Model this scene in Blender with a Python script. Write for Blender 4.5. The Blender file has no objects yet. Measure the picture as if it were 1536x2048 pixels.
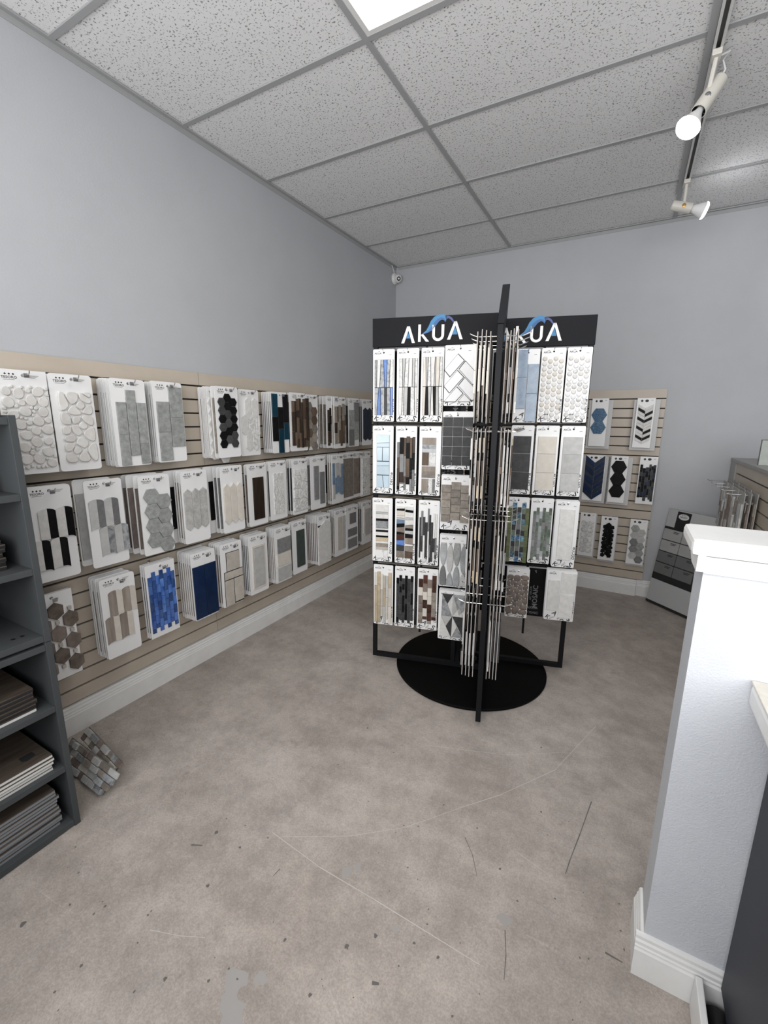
import bpy, bmesh, math, random
from mathutils import Vector, Matrix
import numpy as np
random.seed(7)
PI = math.pi
scene = bpy.context.scene
C = scene.collection

# ------------------------------------------------------------------ camera
FPX, YAW, PITCH, ROLL = 876.56, 0.5035, 0.2067, 0.0072
CAM = np.array([2.2203, 0.0, 1.4879])
ROOM_H, YB = 2.9805, 4.2483
_fw = np.array([-math.sin(YAW)*math.cos(PITCH), math.cos(YAW)*math.cos(PITCH), -math.sin(PITCH)])
_r = np.array([math.cos(YAW), math.sin(YAW), 0.0]); _u = np.cross(_r, _fw)
_r, _u = math.cos(ROLL)*_r+math.sin(ROLL)*_u, -math.sin(ROLL)*_r+math.cos(ROLL)*_u
def unproj(px, axis, val):
    d = _fw+_r*(px[0]-768)/FPX-_u*(px[1]-1024)/FPX
    return CAM+d*((val-CAM[axis])/d[axis])
cd = bpy.data.cameras.new('camera'); cam = bpy.data.objects.new('camera', cd); C.objects.link(cam)
M = Matrix(((_r[0], _u[0], -_fw[0], CAM[0]), (_r[1], _u[1], -_fw[1], CAM[1]), (_r[2], _u[2], -_fw[2], CAM[2]), (0, 0, 0, 1)))
cam.matrix_world = M
cd.sensor_fit = 'VERTICAL'; cd.sensor_height = 36.0; cd.lens = FPX*36.0/2048.0; cd.clip_start = 0.02
scene.camera = cam
# ------------------------------------------------------------------ world and light
w = bpy.data.worlds.new('daylight'); scene.world = w; w.use_nodes = True
bg = w.node_tree.nodes['Background']; bg.inputs[0].default_value = (0.80, 0.88, 1.0, 1); bg.inputs[1].default_value = 1.0
def area(name, loc, rot, sx, sy, e, col):
    l = bpy.data.lights.new(name, 'AREA'); l.shape = 'RECTANGLE'; l.size = sx; l.size_y = sy; l.energy = e; l.color = col
    o = bpy.data.objects.new(name, l); C.objects.link(o); o.location = loc; o.rotation_euler = rot; return o
# daylight entering through the shop window behind the photographer
area('window_daylight', (2.7, -0.80, 1.86), (PI/2+0.24, 0, 0), 4.6, 1.7, 114, (1.0, 0.985, 0.965))
vs = scene.view_settings
vs.view_transform = 'Standard'; vs.look = 'None'; vs.gamma = 1.0; vs.use_curve_mapping = False; vs.exposure = 0.16

# ------------------------------------------------------------------ materials
MATS = {}
def mat(name, col, rough=0.6, col2=None, scale=30.0, detail=4.0, bump=0.0, bscale=80.0, metal=0.0, vary=0.0, coat=0.0, spec=0.5,
        lo=0.35, hi=0.65, stretch=None, emit=None, vein=None, trans=0.0):
    if name in MATS: return MATS[name]
    m = bpy.data.materials.new(name); m.use_nodes = True; nt = m.node_tree; N = nt.nodes; L = nt.links
    b = N['Principled BSDF']; b.inputs['Roughness'].default_value = rough; b.inputs['Metallic'].default_value = metal
    b.inputs['Specular IOR Level'].default_value = spec; b.inputs['Coat Weight'].default_value = coat; b.inputs['Coat Roughness'].default_value = 0.08
    b.inputs['Transmission Weight'].default_value = trans
    c4 = lambda c: (c[0], c[1], c[2], 1)
    b.inputs['Base Color'].default_value = c4(col)
    tc = N.new('ShaderNodeTexCoord'); src = tc.outputs['Object']
    oi = N.new('ShaderNodeObjectInfo')
    ad = N.new('ShaderNodeVectorMath'); ad.operation = 'ADD'
    sc = N.new('ShaderNodeVectorMath'); sc.operation = 'SCALE'; sc.inputs['Scale'].default_value = 7.3
    cx = N.new('ShaderNodeCombineXYZ')
    for k in range(3): L.new(oi.outputs['Random'], cx.inputs[k])
    L.new(cx.outputs[0], sc.inputs[0]); L.new(src, ad.inputs[0]); L.new(sc.outputs[0], ad.inputs[1]); src = ad.outputs[0]
    if stretch:
        mp = N.new('ShaderNodeMapping'); mp.inputs['Scale'].default_value = stretch; L.new(src, mp.inputs[0]); src = mp.outputs[0]
    out = None
    if col2 is not None:
        n = N.new('ShaderNodeTexNoise'); n.inputs['Scale'].default_value = scale; n.inputs['Detail'].default_value = detail; n.inputs['Roughness'].default_value = 0.62
        L.new(src, n.inputs['Vector'])
        if vein: n.inputs['Distortion'].default_value = vein
        r = N.new('ShaderNodeValToRGB'); r.color_ramp.elements[0].position = lo; r.color_ramp.elements[1].position = hi
        r.color_ramp.elements[0].color = c4(col); r.color_ramp.elements[1].color = c4(col2)
        if vein:
            e = r.color_ramp.elements.new((lo+hi)/2); e.color = c4(col2); r.color_ramp.elements[-1].color = c4(col)
        L.new(n.outputs['Fac'], r.inputs[0]); out = r.outputs[0]
    if vary:
        mr = N.new('ShaderNodeMapRange'); mr.inputs['To Min'].default_value = 1-vary; mr.inputs['To Max'].default_value = 1+vary
        L.new(oi.outputs['Random'], mr.inputs['Value'])
        hs = N.new('ShaderNodeHueSaturation'); L.new(mr.outputs[0], hs.inputs['Value'])
        if out: L.new(out, hs.inputs['Color'])
        else: hs.inputs['Color'].default_value = c4(col)
        out = hs.outputs[0]
    if out: L.new(out, b.inputs['Base Color'])
    if bump:
        n2 = N.new('ShaderNodeTexNoise'); n2.inputs['Scale'].default_value = bscale; n2.inputs['Detail'].default_value = 3; L.new(src, n2.inputs['Vector'])
        bp = N.new('ShaderNodeBump'); bp.inputs['Strength'].default_value = bump; bp.inputs['Distance'].default_value = 0.004
        L.new(n2.outputs['Fac'], bp.inputs['Height']); L.new(bp.outputs[0], b.inputs['Normal'])
    if emit:
        b.inputs['Emission Color'].default_value = c4(emit[0]); b.inputs['Emission Strength'].default_value = emit[1]
    MATS[name] = m; return m

# ------------------------------------------------------------------ mesh helpers
class MB:
    def __init__(s): s.v = []; s.f = []; s.m = []; s.mats = []
    def mi(s, m):
        if m not in s.mats: s.mats.append(m)
        return s.mats.index(m)
    def add(s, vs, fs, m=None):
        o = len(s.v); s.v += [tuple(v) for v in vs]; k = s.mi(m) if m else 0
        for f in fs: s.f.append([i+o for i in f]); s.m.append(k)
    def box(s, x0, x1, y0, y1, z0, z1, m=None, c=0.0):
        if c <= 0:
            s.add([(x0,y0,z0),(x1,y0,z0),(x1,y1,z0),(x0,y1,z0),(x0,y0,z1),(x1,y0,z1),(x1,y1,z1),(x0,y1,z1)],
                  [(0,3,2,1),(4,5,6,7),(0,1,5,4),(1,2,6,5),(2,3,7,6),(3,0,4,7)], m); return
        bm = bmesh.new(); bmesh.ops.create_cube(bm, size=1)
        bmesh.ops.scale(bm, vec=(x1-x0, y1-y0, z1-z0), verts=bm.verts); bmesh.ops.translate(bm, vec=((x0+x1)/2, (y0+y1)/2, (z0+z1)/2), verts=bm.verts)
        bmesh.ops.bevel(bm, geom=bm.edges[:], offset=c, segments=2, affect='EDGES', profile=0.6)
        bm.verts.index_update(); s.add([v.co[:] for v in bm.verts], [[v.index for v in f.verts] for f in bm.faces], m); bm.free()
    def tube(s, pts, r, n=6, m=None):
        P = [Vector(p) for p in pts]; vs = []; fs = []
        up = Vector((0.13, 0.31, 0.94)).normalized()
        for i, p in enumerate(P):
            t = (P[min(i+1, len(P)-1)]-P[max(i-1, 0)]).normalized()
            a = t.cross(up)
            if a.length < 1e-3: a = t.cross(Vector((1, 0, 0)))
            a.normalize(); b = t.cross(a)
            for k in range(n):
                q = 2*PI*k/n; vs.append(p+(a*math.cos(q)+b*math.sin(q))*r)
        for i in range(len(P)-1):
            for k in range(n):
                fs.append((i*n+k, i*n+(k+1) % n, (i+1)*n+(k+1) % n, (i+1)*n+k))
        fs.append(tuple(range(n))[::-1]); fs.append(tuple((len(P)-1)*n+k for k in range(n)))
        s.add(vs, fs, m)
    def lathe(s, prof, n=32, m=None, mtx=None):
        vs = []; fs = []; k = len(prof)
        for i in range(n):
            a = 2*PI*i/n
            for (r, z) in prof:
                v = Vector((r*math.cos(a), r*math.sin(a), z)); vs.append(mtx @ v if mtx else v)
        for i in range(n):
            for j in range(k-1):
                fs.append((i*k+j, ((i+1) % n)*k+j, ((i+1) % n)*k+j+1, i*k+j+1))
        s.add(vs, fs, m)
    def prism(s, poly, y0, y1, ch=0.0, m=None):
        """polygon in the x,z plane extruded from y0 (back) to y1 (front, smaller y); ch = chamfer"""
        P = list(poly); n = len(P)
        ar = sum(P[i][0]*P[(i+1) % n][1]-P[(i+1) % n][0]*P[i][1] for i in range(n))
        if ar < 0: P.reverse()
        rings = [[(x, y0, z) for x, z in P]]
        if ch > 0:
            cx = sum(p[0] for p in P)/n; cz = sum(p[1] for p in P)/n
            sz = min(max(p[0] for p in P)-min(p[0] for p in P), max(p[1] for p in P)-min(p[1] for p in P))
            ex = max(p[0] for p in P)-min(p[0] for p in P); ez = max(p[1] for p in P)-min(p[1] for p in P)
            fx = 1-2*min(ch, sz*.3)/max(ex, 1e-6); fz = 1-2*min(ch, sz*.3)/max(ez, 1e-6)
            mx = (max(p[0] for p in P)+min(p[0] for p in P))/2; mz = (max(p[1] for p in P)+min(p[1] for p in P))/2
            rings.append([(x, y1+min(ch, abs(y1-y0)*.6), z) for x, z in P]); rings.append([(mx+(x-mx)*fx, y1, mz+(z-mz)*fz) for x, z in P])
        else: rings.append([(x, y1, z) for x, z in P])
        vs = [v for r in rings for v in r]; fs = []
        for i in range(len(rings)-1):
            for k in range(n): fs.append((i*n+k, i*n+(k+1) % n, (i+1)*n+(k+1) % n, (i+1)*n+k))
        fs.append(tuple((len(rings)-1)*n+k for k in range(n))); fs.append(tuple(range(n))[::-1])
        s.add(vs, fs, m)
    def mesh(s, name, m=None, smooth=False):
        me = bpy.data.meshes.new(name); me.from_pydata(s.v, [], s.f)
        for x in (s.mats or ([m] if m else [])): me.materials.append(x)
        if len(s.mats) > 1: me.polygons.foreach_set('material_index', s.m)
        if smooth: me.polygons.foreach_set('use_smooth', [True]*len(s.f))
        me.update(); return me
def link(name, data, parent=None, loc=(0, 0, 0), rz=0.0, **props):
    o = bpy.data.objects.new(name, data); C.objects.link(o); o.location = loc
    if rz: o.rotation_euler = (0, 0, rz)
    if parent: o.parent = parent
    for k, v in props.items(): o[k] = v
    return o
def build(name, mb, m=None, parent=None, loc=(0, 0, 0), rz=0.0, smooth=False, **props):
    return link(name, mb.mesh(name, m, smooth), parent, loc, rz, **props)
def boxo(name, a, m, parent=None, c=0.0, **props):
    """a box object with its origin at its own centre"""
    b = MB(); x0, x1, y0, y1, z0, z1 = a; cx, cy, cz = (x0+x1)/2, (y0+y1)/2, (z0+z1)/2
    b.box(x0-cx, x1-cx, y0-cy, y1-cy, z0-cz, z1-cz, c=c)
    return build(name, b, m, parent, (cx, cy, cz), **props)

# text as flat mesh
_tx = {}
def textgeo(s, size):
    k = s
    if k not in _tx:
        cu = bpy.data.curves.new('t', 'FONT'); cu.body = s; cu.size = 1.0; cu.offset = 0.018; cu.resolution_u = 2
        o = bpy.data.objects.new('t', cu); C.objects.link(o); dg = bpy.context.evaluated_depsgraph_get(); dg.update()
        me = bpy.data.meshes.new_from_object(o.evaluated_get(dg)); _tx[k] = ([v.co[:2] for v in me.vertices], [tuple(p.vertices) for p in me.polygons])
        bpy.data.objects.remove(o); bpy.data.curves.remove(cu); bpy.data.meshes.remove(me)
    v, f = _tx[k]; return [(x*size, y*size) for x, y in v], f
def puttext(mb, s, x, z, size, y, rot=0.0, m=None, bold=0.0, sx=1.0):
    v, f = textgeo(s, size); c, q = math.cos(rot), math.sin(rot)
    mb.add([(x+c*a*sx-q*b, y, z+q*a*sx+c*b) for a, b in v], f, m)
def clipmesh(mb, x0, x1, z0, z1):
    bm = bmesh.new(); vs = [bm.verts.new(v) for v in mb.v]
    for f, mi in zip(mb.f, mb.m):
        try: q = bm.faces.new([vs[i] for i in f]); q.material_index = mi
        except ValueError: pass
    for co, no in (((x0,0,0),(-1,0,0)), ((x1,0,0),(1,0,0)), ((0,0,z0),(0,0,-1)), ((0,0,z1),(0,0,1))):
        bmesh.ops.bisect_plane(bm, geom=bm.verts[:]+bm.edges[:]+bm.faces[:], plane_co=co, plane_no=no, clear_outer=True)
    me = bpy.data.meshes.new('print'); bm.to_mesh(me); bm.free()
    for x in mb.mats: me.materials.append(x)
    return me

# =================================================================== ROOM SHELL
wallm = mat('wall_paint', (0.435, 0.446, 0.468), 0.6, (0.455, 0.466, 0.488), 3.0, bump=0.12, bscale=160)
partm = mat('partition_paint', (0.53, 0.55, 0.59), 0.5, (0.565, 0.585, 0.62), 4.0, bump=0.35, bscale=230)
whitep = mat('white_trim_paint', (0.78, 0.78, 0.77), 0.4, (0.72, 0.72, 0.71), 9.0, bump=0.05)
def floor_material():
    m = bpy.data.materials.new('polished_concrete'); m.use_nodes = True; N = m.node_tree.nodes; L = m.node_tree.links; b = N['Principled BSDF']
    tc = N.new('ShaderNodeTexCoord'); P = tc.outputs['Object']
    def noise(s, d, rg=0.6, dist=0.0):
        n = N.new('ShaderNodeTexNoise'); n.inputs['Scale'].default_value = s; n.inputs['Detail'].default_value = d; n.inputs['Roughness'].default_value = rg; n.inputs['Distortion'].default_value = dist
        L.new(P, n.inputs['Vector']); return n.outputs['Fac']
    def ramp(f, a, bb, ca, cb):
        r = N.new('ShaderNodeValToRGB'); r.color_ramp.elements[0].position = a; r.color_ramp.elements[1].position = bb
        r.color_ramp.elements[0].color = (*ca, 1); r.color_ramp.elements[1].color = (*cb, 1); L.new(f, r.inputs[0]); return r.outputs[0]
    def mix(f, a, bb, bt='MULTIPLY'):
        x = N.new('ShaderNodeMix'); x.data_type = 'RGBA'; x.blend_type = bt
        if isinstance(f, float): x.inputs[0].default_value = f
        else: L.new(f, x.inputs[0])
        L.new(a, x.inputs[6]); L.new(bb, x.inputs[7]); return x.outputs[2]
    base = ramp(noise(2.2, 12, 0.72), 0.30, 0.72, (0.365, 0.325, 0.297), (0.50, 0.456, 0.425))
    mot = ramp(noise(9, 14, 0.82), 0.40, 0.60, (0.82, 0.81, 0.80), (1.10, 1.09, 1.08)); c = mix(1.0, base, mot)
    gr = ramp(noise(170, 6, 0.85), 0.42, 0.58, (0.84, 0.83, 0.82), (1.06, 1.06, 1.06)); c = mix(1.0, c, gr)
    # fine trowel scratches: stretched noise along two bent directions
    for k, (ang, sx, lo, hi, dk) in enumerate(((0.5, 1.6, 0.66, 0.72, 1.16), (-0.9, 2.2, 0.67, 0.73, 0.80), (1.9, 1.2, 0.665, 0.71, 1.14))):
        mp = N.new('ShaderNodeMapping'); mp.inputs['Rotation'].default_value = (0, 0, ang); mp.inputs['Scale'].default_value = (sx, sx*26, 1)
        wv = N.new('ShaderNodeTexNoise'); wv.inputs['Scale'].default_value = 0.9; wv.inputs['Detail'].default_value = 2; L.new(P, wv.inputs['Vector'])
        va = N.new('ShaderNodeVectorMath'); va.operation = 'MULTIPLY_ADD'; va.inputs[1].default_value = (0.9, 0.9, 0.0); L.new(wv.outputs['Color'], va.inputs[0]); L.new(P, va.inputs[2])
        L.new(va.outputs[0], mp.inputs[0]); n = N.new('ShaderNodeTexNoise'); n.inputs['Scale'].default_value = 2.0; n.inputs['Detail'].default_value = 5; n.inputs['Roughness'].default_value = 0.6; L.new(mp.outputs[0], n.inputs['Vector'])
        c = mix(1.0, c, ramp(n.outputs['Fac'], lo, hi, (1, 1, 1), (dk, dk, dk)))
    # pale worn clouds
    c = mix(1.0, c, ramp(noise(0.9, 6, 0.7, 0.8), 0.40, 0.64, (0.95, 0.94, 0.93), (1.05, 1.055, 1.06)))
    # specks and chips
    vo = N.new('ShaderNodeTexVoronoi'); vo.inputs['Scale'].default_value = 22; vo.inputs['Randomness'].default_value = 1.0; L.new(P, vo.inputs['Vector'])
    sp = ramp(vo.outputs['Distance'], 0.035, 0.06, (0.45, 0.44, 0.43), (1, 1, 1)); gate = ramp(noise(2.1, 2), 0.52, 0.60, (0, 0, 0), (1, 1, 1)); c = mix(gate, c, sp)
    # dark worn patches
    st = ramp(noise(3.3, 7, 0.75), 0.63, 0.70, (1, 1, 1), (0.72, 0.70, 0.69)); c = mix(0.8, c, st)
    L.new(c, b.inputs['Base Color'])
    rr = N.new('ShaderNodeMapRange'); rr.inputs['To Min'].default_value = 0.42; rr.inputs['To Max'].default_value = 0.68; L.new(noise(5, 6), rr.inputs['Value']); L.new(rr.outputs[0], b.inputs['Roughness'])
    b.inputs['Specular IOR Level'].default_value = 0.35
    bp = N.new('ShaderNodeBump'); bp.inputs['Strength'].default_value = 0.12; bp.inputs['Distance'].default_value = 0.004; L.new(noise(60, 6), bp.inputs['Height']); L.new(bp.outputs[0], b.inputs['Normal'])
    return m
def tile_material():
    m = bpy.data.materials.new('acoustic_tile'); m.use_nodes = True; N = m.node_tree.nodes; L = m.node_tree.links; b = N['Principled BSDF']
    tc = N.new('ShaderNodeTexCoord'); oi = N.new('ShaderNodeObjectInfo')
    mp = N.new('ShaderNodeMapping'); mp.inputs['Scale'].default_value = (1.0, 1.0, 0.2); L.new(tc.outputs['Object'], mp.inputs[0])
    ad = N.new('ShaderNodeVectorMath'); ad.operation = 'ADD'; L.new(mp.outputs[0], ad.inputs[0])
    cx = N.new('ShaderNodeCombineXYZ'); ml = N.new('ShaderNodeMath'); ml.operation = 'MULTIPLY'; ml.inputs[1].default_value = 31.0; L.new(oi.outputs['Random'], ml.inputs[0])
    L.new(ml.outputs[0], cx.inputs[0]); L.new(ml.outputs[0], cx.inputs[1]); L.new(cx.outputs[0], ad.inputs[1])
    n = N.new('ShaderNodeTexNoise'); n.inputs['Scale'].default_value = 120; n.inputs['Detail'].default_value = 2.5; n.inputs['Roughness'].default_value = 0.5; L.new(ad.outputs[0], n.inputs['Vector'])
    r = N.new('ShaderNodeValToRGB'); r.color_ramp.elements[0].position = 0.345; r.color_ramp.elements[1].position = 0.40
    r.color_ramp.elements[0].color = (0.30, 0.30, 0.30, 1); r.color_ramp.elements[1].color = (0.80, 0.80, 0.805, 1)
    L.new(n.outputs['Fac'], r.inputs[0]); L.new(r.outputs[0], b.inputs['Base Color']); b.inputs['Roughness'].default_value = 0.9; b.inputs['Specular IOR Level'].default_value = 0.1
    bp = N.new('ShaderNodeBump'); bp.inputs['Strength'].default_value = 0.6; bp.inputs['Distance'].default_value = 0.004; L.new(r.outputs[0], bp.inputs['Height']); L.new(bp.outputs[0], b.inputs['Normal'])
    return m
floorm = floor_material(); tilem = tile_material()
barm = mat('grid_bar_paint', (0.36, 0.365, 0.37), 0.5)
darkgap = mat('dark_gap', (0.02, 0.02, 0.02), 0.9)
XR, YF = 7.2, -0.72
S = dict(kind='structure')
floor = boxo('floor', (-0.1, XR+0.1, YF-0.1, YB+0.1, -0.08, 0.0), floorm, **S)
# scuffs, scratches and chipped patches on the concrete, thin real marks lying on it
def floor_marks():
    rd = random.Random(12); dk, pl, pt = MB(), MB(), MB()
    F = lambda px: unproj(px, 2, 0.0)
    zc = [0.0003]
    def zz(): zc[0] += 0.000004; return zc[0]
    def line(mb, pts, w):
        P = [F(q) for q in pts]
        for i in range(len(P)-1):
            a, c = P[i], P[i+1]; d = c-a; l = math.hypot(d[0], d[1]); n = np.array([-d[1], d[0], 0])/l*w/2
            h = zz(); mb.add([(*(a-n)[:2], h), (*(c-n*.6)[:2], h), (*(c+n*.6)[:2], h), (*(a+n)[:2], h)], [(0, 1, 2, 3)])
    def blob(mb, px, r, n=9, jag=.45):
        c = F(px); h = zz(); mb.add([(c[0]+r*rd.uniform(1-jag, 1+jag)*math.cos(2*PI*i/n), c[1]+r*rd.uniform(1-jag, 1+jag)*math.sin(2*PI*i/n), h) for i in range(n)], [tuple(range(n))])
    line(dk, [(1183, 1603), (1160, 1668), (1140, 1720), (1131, 1748)], .004); line(dk, [(1010, 1860), (1012, 1910), (1008, 1960)], .003); line(dk, [(930, 1675), (945, 1710), (954, 1752)], .0025)
    line(dk, [(385, 1690), (405, 1691)], .006); line(dk, [(560, 1738), (546, 1752)], .003); line(dk, [(1210, 1905), (1245, 1925)], .006)
    line(pl, [(1192, 1452), (1110, 1540), (1000, 1590), (920, 1616)], .003); line(pl, [(545, 1665), (640, 1735), (750, 1800), (960, 1930)], .003); line(pl, [(560, 1674), (700, 1672), (810, 1655), (920, 1616)], .002)
    line(pl, [(1035, 1705), (1100, 1752)], .002); line(pl, [(850, 1490), (1010, 1510), (1130, 1505)], .002); line(pl, [(300, 1860), (360, 1872), (410, 1875)], .002)
    for px, r in (((433, 1665), .007), ((416, 1772), .006), ((296, 1830), .003), ((570, 1880), .005), ((694, 1893), .007), ((752, 1872), .006), ((790, 1858), .010), ((695, 1745), .016), ((715, 1735), .012), ((876, 1915), .005), ((735, 1456), .005), ((480, 1695), .004), ((385, 1690), .004), ((1008, 1838), .020), ((1082, 1495), .004), ((1000, 1738), .004), ((828, 1887), .004), ((45, 1850), .008), ((330, 1958), .005), ((620, 1990), .005)): blob(dk if r < .009 else pt, px, r)
    blob(pt, (470, 1965), .034, 12, .5); blob(pt, (458, 1995), .026, 11, .5); blob(pt, (462, 2030), .030, 11, .5); blob(pt, (522, 1952), .018, 10, .5)
    for _ in range(110):
        px = (rd.uniform(30, 1250), rd.uniform(1500, 2040)); blob(dk if rd.random() < .6 else pt, px, rd.uniform(.0012, .004), 6)
    line(dk, [(744, 1966), (758, 1968)], .009)
    for nm, mb, m in (('scratch_marks', dk, mat('floor_scuff_dark', (.13, .12, .11), .7)), ('pale_scratches', pl, mat('floor_scratch_pale', (.535, .505, .48), .6)), ('worn_patches', pt, mat('floor_worn_patch', (.345, .325, .31), .7))):
        o = build(nm, mb, m, None, kind='stuff'); o.parent = floor; o.location = -floor.location
floor_marks()
boxo('wall_left', (-0.12, 0.0, YF, YB, 0, ROOM_H+0.1), wallm, **S)
boxo('wall_back', (-0.12, XR+0.12, YB, YB+0.12, 0, ROOM_H+0.1), wallm, **S)
boxo('wall_right', (XR, XR+0.12, YF, YB, 0, ROOM_H+0.1), mat('low_bounce_dark', (0.10, 0.10, 0.11), 0.6), **S)  # unseen side wall, its colour made dark to cut bounced light
b = MB()  # shop front wall behind the photographer with one wide window opening
b.box(-0.12, 0.4, YF-0.12, YF, 0, ROOM_H+0.1); b.box(5.0, XR+0.12, YF-0.12, YF, 0, ROOM_H+0.1)
b.box(0.4, 5.0, YF-0.12, YF, 0, 1.0); b.box(0.4, 5.0, YF-0.12, YF, 2.7, ROOM_H+0.1)
build('wall_front', b, wallm, **S)
wn = link('window_1', None, None, (2.7, YF-0.06, 1.0), **S)
for k, (a0, a1, z0, z1) in enumerate([(-2.3, -2.25, 0, 1.7), (2.25, 2.3, 0, 1.7), (-0.03, 0.03, 0.05, 1.65), (-2.25, 2.25, 0, 0.05), (-2.25, 2.25, 1.65, 1.7)]):
    bb = MB(); bb.box(a0, a1, -0.03, 0.03, z0, z1); build('window_frame', bb, mat('window_aluminium', (0.25, 0.25, 0.26), 0.35, metal=0.8), wn)
# ceiling: slab above, grid bars and tiles below
ceil = boxo('ceiling', (-0.1, XR+0.1, YF-0.1, YB+0.1, ROOM_H+0.10, ROOM_H+0.16), darkgap, **S)
G = 0.6096
ys = [YB]+[YB-0.6123-k*G for k in range(11)]; ys[-1] = max(ys[-1], YF)
ys = [y for y in ys if y > YF]+[YF]
xs = [0.0, 1.1284, 2.3446, 3.564, 4.783, 6.002, XR]
def ceil_child(name, a, m, **pr):
    o = boxo(name, a, m, None, **pr); l = o.location.copy(); o.parent = ceil; o.location = l-ceil.location; return o
LIGHTS = [(1, 4)]
for i in range(len(xs)-1):
    for j in range(len(ys)-1):
        if (i, j) in LIGHTS: continue
        dz = random.uniform(0, 0.004)
        ceil_child('ceiling_tile', (xs[i]+0.004, xs[i+1]-0.004, ys[j+1]+0.004, ys[j]-0.004, ROOM_H+0.004+dz, ROOM_H+0.02+dz), tilem)
for x in xs[1:-1]:
    ceil_child('grid_bar', (x-0.012, x+0.012, YF, YB, ROOM_H-0.003, ROOM_H+0.004), barm)
for y in ys[1:-1]:
    for i in range(len(xs)-1):
        ceil_child('grid_bar', (xs[i]+0.012, xs[i+1]-0.012, y-0.012, y+0.012, ROOM_H-0.002, ROOM_H+0.004), barm)
b = MB(); b.box(0, 0.022, YF, YB, ROOM_H-0.004, ROOM_H+0.003); b.box(0, 0.003, YF, YB, ROOM_H-0.028, ROOM_H-0.004); build('trim_1', b, barm, **S)
b = MB(); b.box(0.022, XR, YB-0.022, YB, ROOM_H-0.004, ROOM_H+0.003); b.box(0.022, XR, YB-0.003, YB, ROOM_H-0.026, ROOM_H-0.004); build('trim_2', b, barm, **S)
# ceiling light panels
lens = mat('light_lens', (0.9, 0.88, 0.8), 0.5, emit=((1.0, 0.95, 0.86), 4.0))
for n, (i, j) in enumerate(LIGHTS):
    x0, x1, y1, y0 = xs[i]+0.012, xs[i+1]-0.012, ys[j]-0.012, ys[j+1]+0.012
    t = link('ceiling_light', None, None, ((x0+x1)/2, (y0+y1)/2, ROOM_H), label=['lit fluorescent ceiling light panel at the top edge of the photo', 'lit ceiling light panel over the shop window behind the photographer'][n], category='ceiling light', group='ceiling light panels')
    hx, hy = (x1-x0)/2, (y1-y0)/2
    fb = MB(); fb.box(-hx, hx, -hy, hy, 0.03, 0.06); fb.box(-hx, -hx+0.02, -hy, hy, -0.001, 0.03); fb.box(hx-0.02, hx, -hy, hy, -0.001, 0.03); fb.box(-hx+0.02, hx-0.02, -hy, -hy+0.02, -0.001, 0.03); fb.box(-hx+0.02, hx-0.02, hy-0.02, hy, -0.001, 0.03)
    build('light_frame', fb, mat('light_frame', (0.75, 0.75, 0.74), 0.4), t)
    lb = MB(); lb.box(-hx+0.02, hx-0.02, -hy+0.02, hy-0.02, 0.006, 0.012); build('diffuser', lb, lens, t)

# slatwall: backing plus one object per slat
slatm = mat('slat_laminate', (0.475, 0.415, 0.345), 0.42, (0.51, 0.45, 0.375), 5.0, vary=0.02)
slatedge = mat('slat_backing', (0.03, 0.025, 0.022), 0.8)
PIT = 0.0765
def slatwall(label, along, a0, a1, ztop, zbot, base, sgn, group=None):
    """along 'y': on a wall facing +x at x=base; along 'x': on a wall facing -y; sgn=-1 faces -x"""
    base += {'y': sgn*0.001, 'x': -0.001}[along]
    loc = {'y': (base, (a0+a1)/2, zbot), 'x': ((a0+a1)/2, base, zbot)}[along]
    t = link('slatwall_panel', None, None, loc, label=label, category='wall panel')
    if group: t['group'] = group
    h = (a1-a0)/2
    def bx(name, d0, d1, z0, z1, m, c=0.0):
        bb = MB()
        if along == 'y': bb.box(min(sgn*d0, sgn*d1), max(sgn*d0, sgn*d1), -h, h, z0-zbot, z1-zbot, c=c)
        else: bb.box(-h, h, -d1, -d0, z0-zbot, z1-zbot, c=c)
        build(name, bb, m, t)
    bx('backing', 0.0, 0.006, zbot, ztop, slatedge)
    z = ztop; zl = ztop-0.073
    while z > zbot+0.01:
        lo = max(zl+0.0045, zbot)
        if z-lo > 0.008: bx('slat', 0.006, 0.020, lo, z, slatm, 0.0)
        z = zl-0.0045; zl -= PIT
    return t
ZS, ZB = 1.745, 0.150
slatwall('beige slatwall panel at the front of the left wall beside the grey shelf', 'y', -0.66, 1.773, ZS, ZB, 0.0, 1)
slatwall('beige slatwall panel at the far end of the left wall, running into the corner', 'y', 1.776, YB-0.022, ZS, ZB, 0.0, 1)
slatwall('beige slatwall panel on the back wall behind the black spinner rack', 'x', 0.022, 2.445, ZS, ZB, YB, 1)
# skirting boards
def skirting(name, pts, prof, m=whitep):
    """profile (offset, height) swept along straight line pts=(p0,p1); offset to the left of travel"""
    p0, p1 = Vector(pts[0]), Vector(pts[1]); d = (p1-p0).normalized(); n = Vector((-d.y, d.x, 0))
    bb = MB(); k = len(prof); vs = []
    for p in (p0, p1):
        for o, z in prof: vs.append(p+n*o+Vector((0, 0, z)))
    fs = [(j, (j+1) % k, k+(j+1) % k, k+j) for j in range(k)]; fs.append(tuple(range(k))[::-1]); fs.append(tuple(range(k, 2*k)))
    bb.add(vs, fs); return build(name, bb, m, **S)
PROF = [(0, 0), (0.018, 0), (0.018, 0.092), (0.015, 0.098), (0.015, 0.104), (0.0125, 0.108), (0.0125, 0.118), (0.009, 0.124), (0.009, 0.134), (0.006, 0.14), (0.0, 0.142)]
PROFS = [(o+0.020 if o > 0 else 0, z) for o, z in PROF]
skirting('baseboard_left', ((0, YB, 0), (0, YF, 0)), PROFS)
skirting('baseboard_back', ((2.405, YB, 0), (0.04, YB, 0)), PROFS)
skirting('baseboard_back_right', ((XR, YB, 0), (2.407, YB, 0)), PROF)
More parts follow.
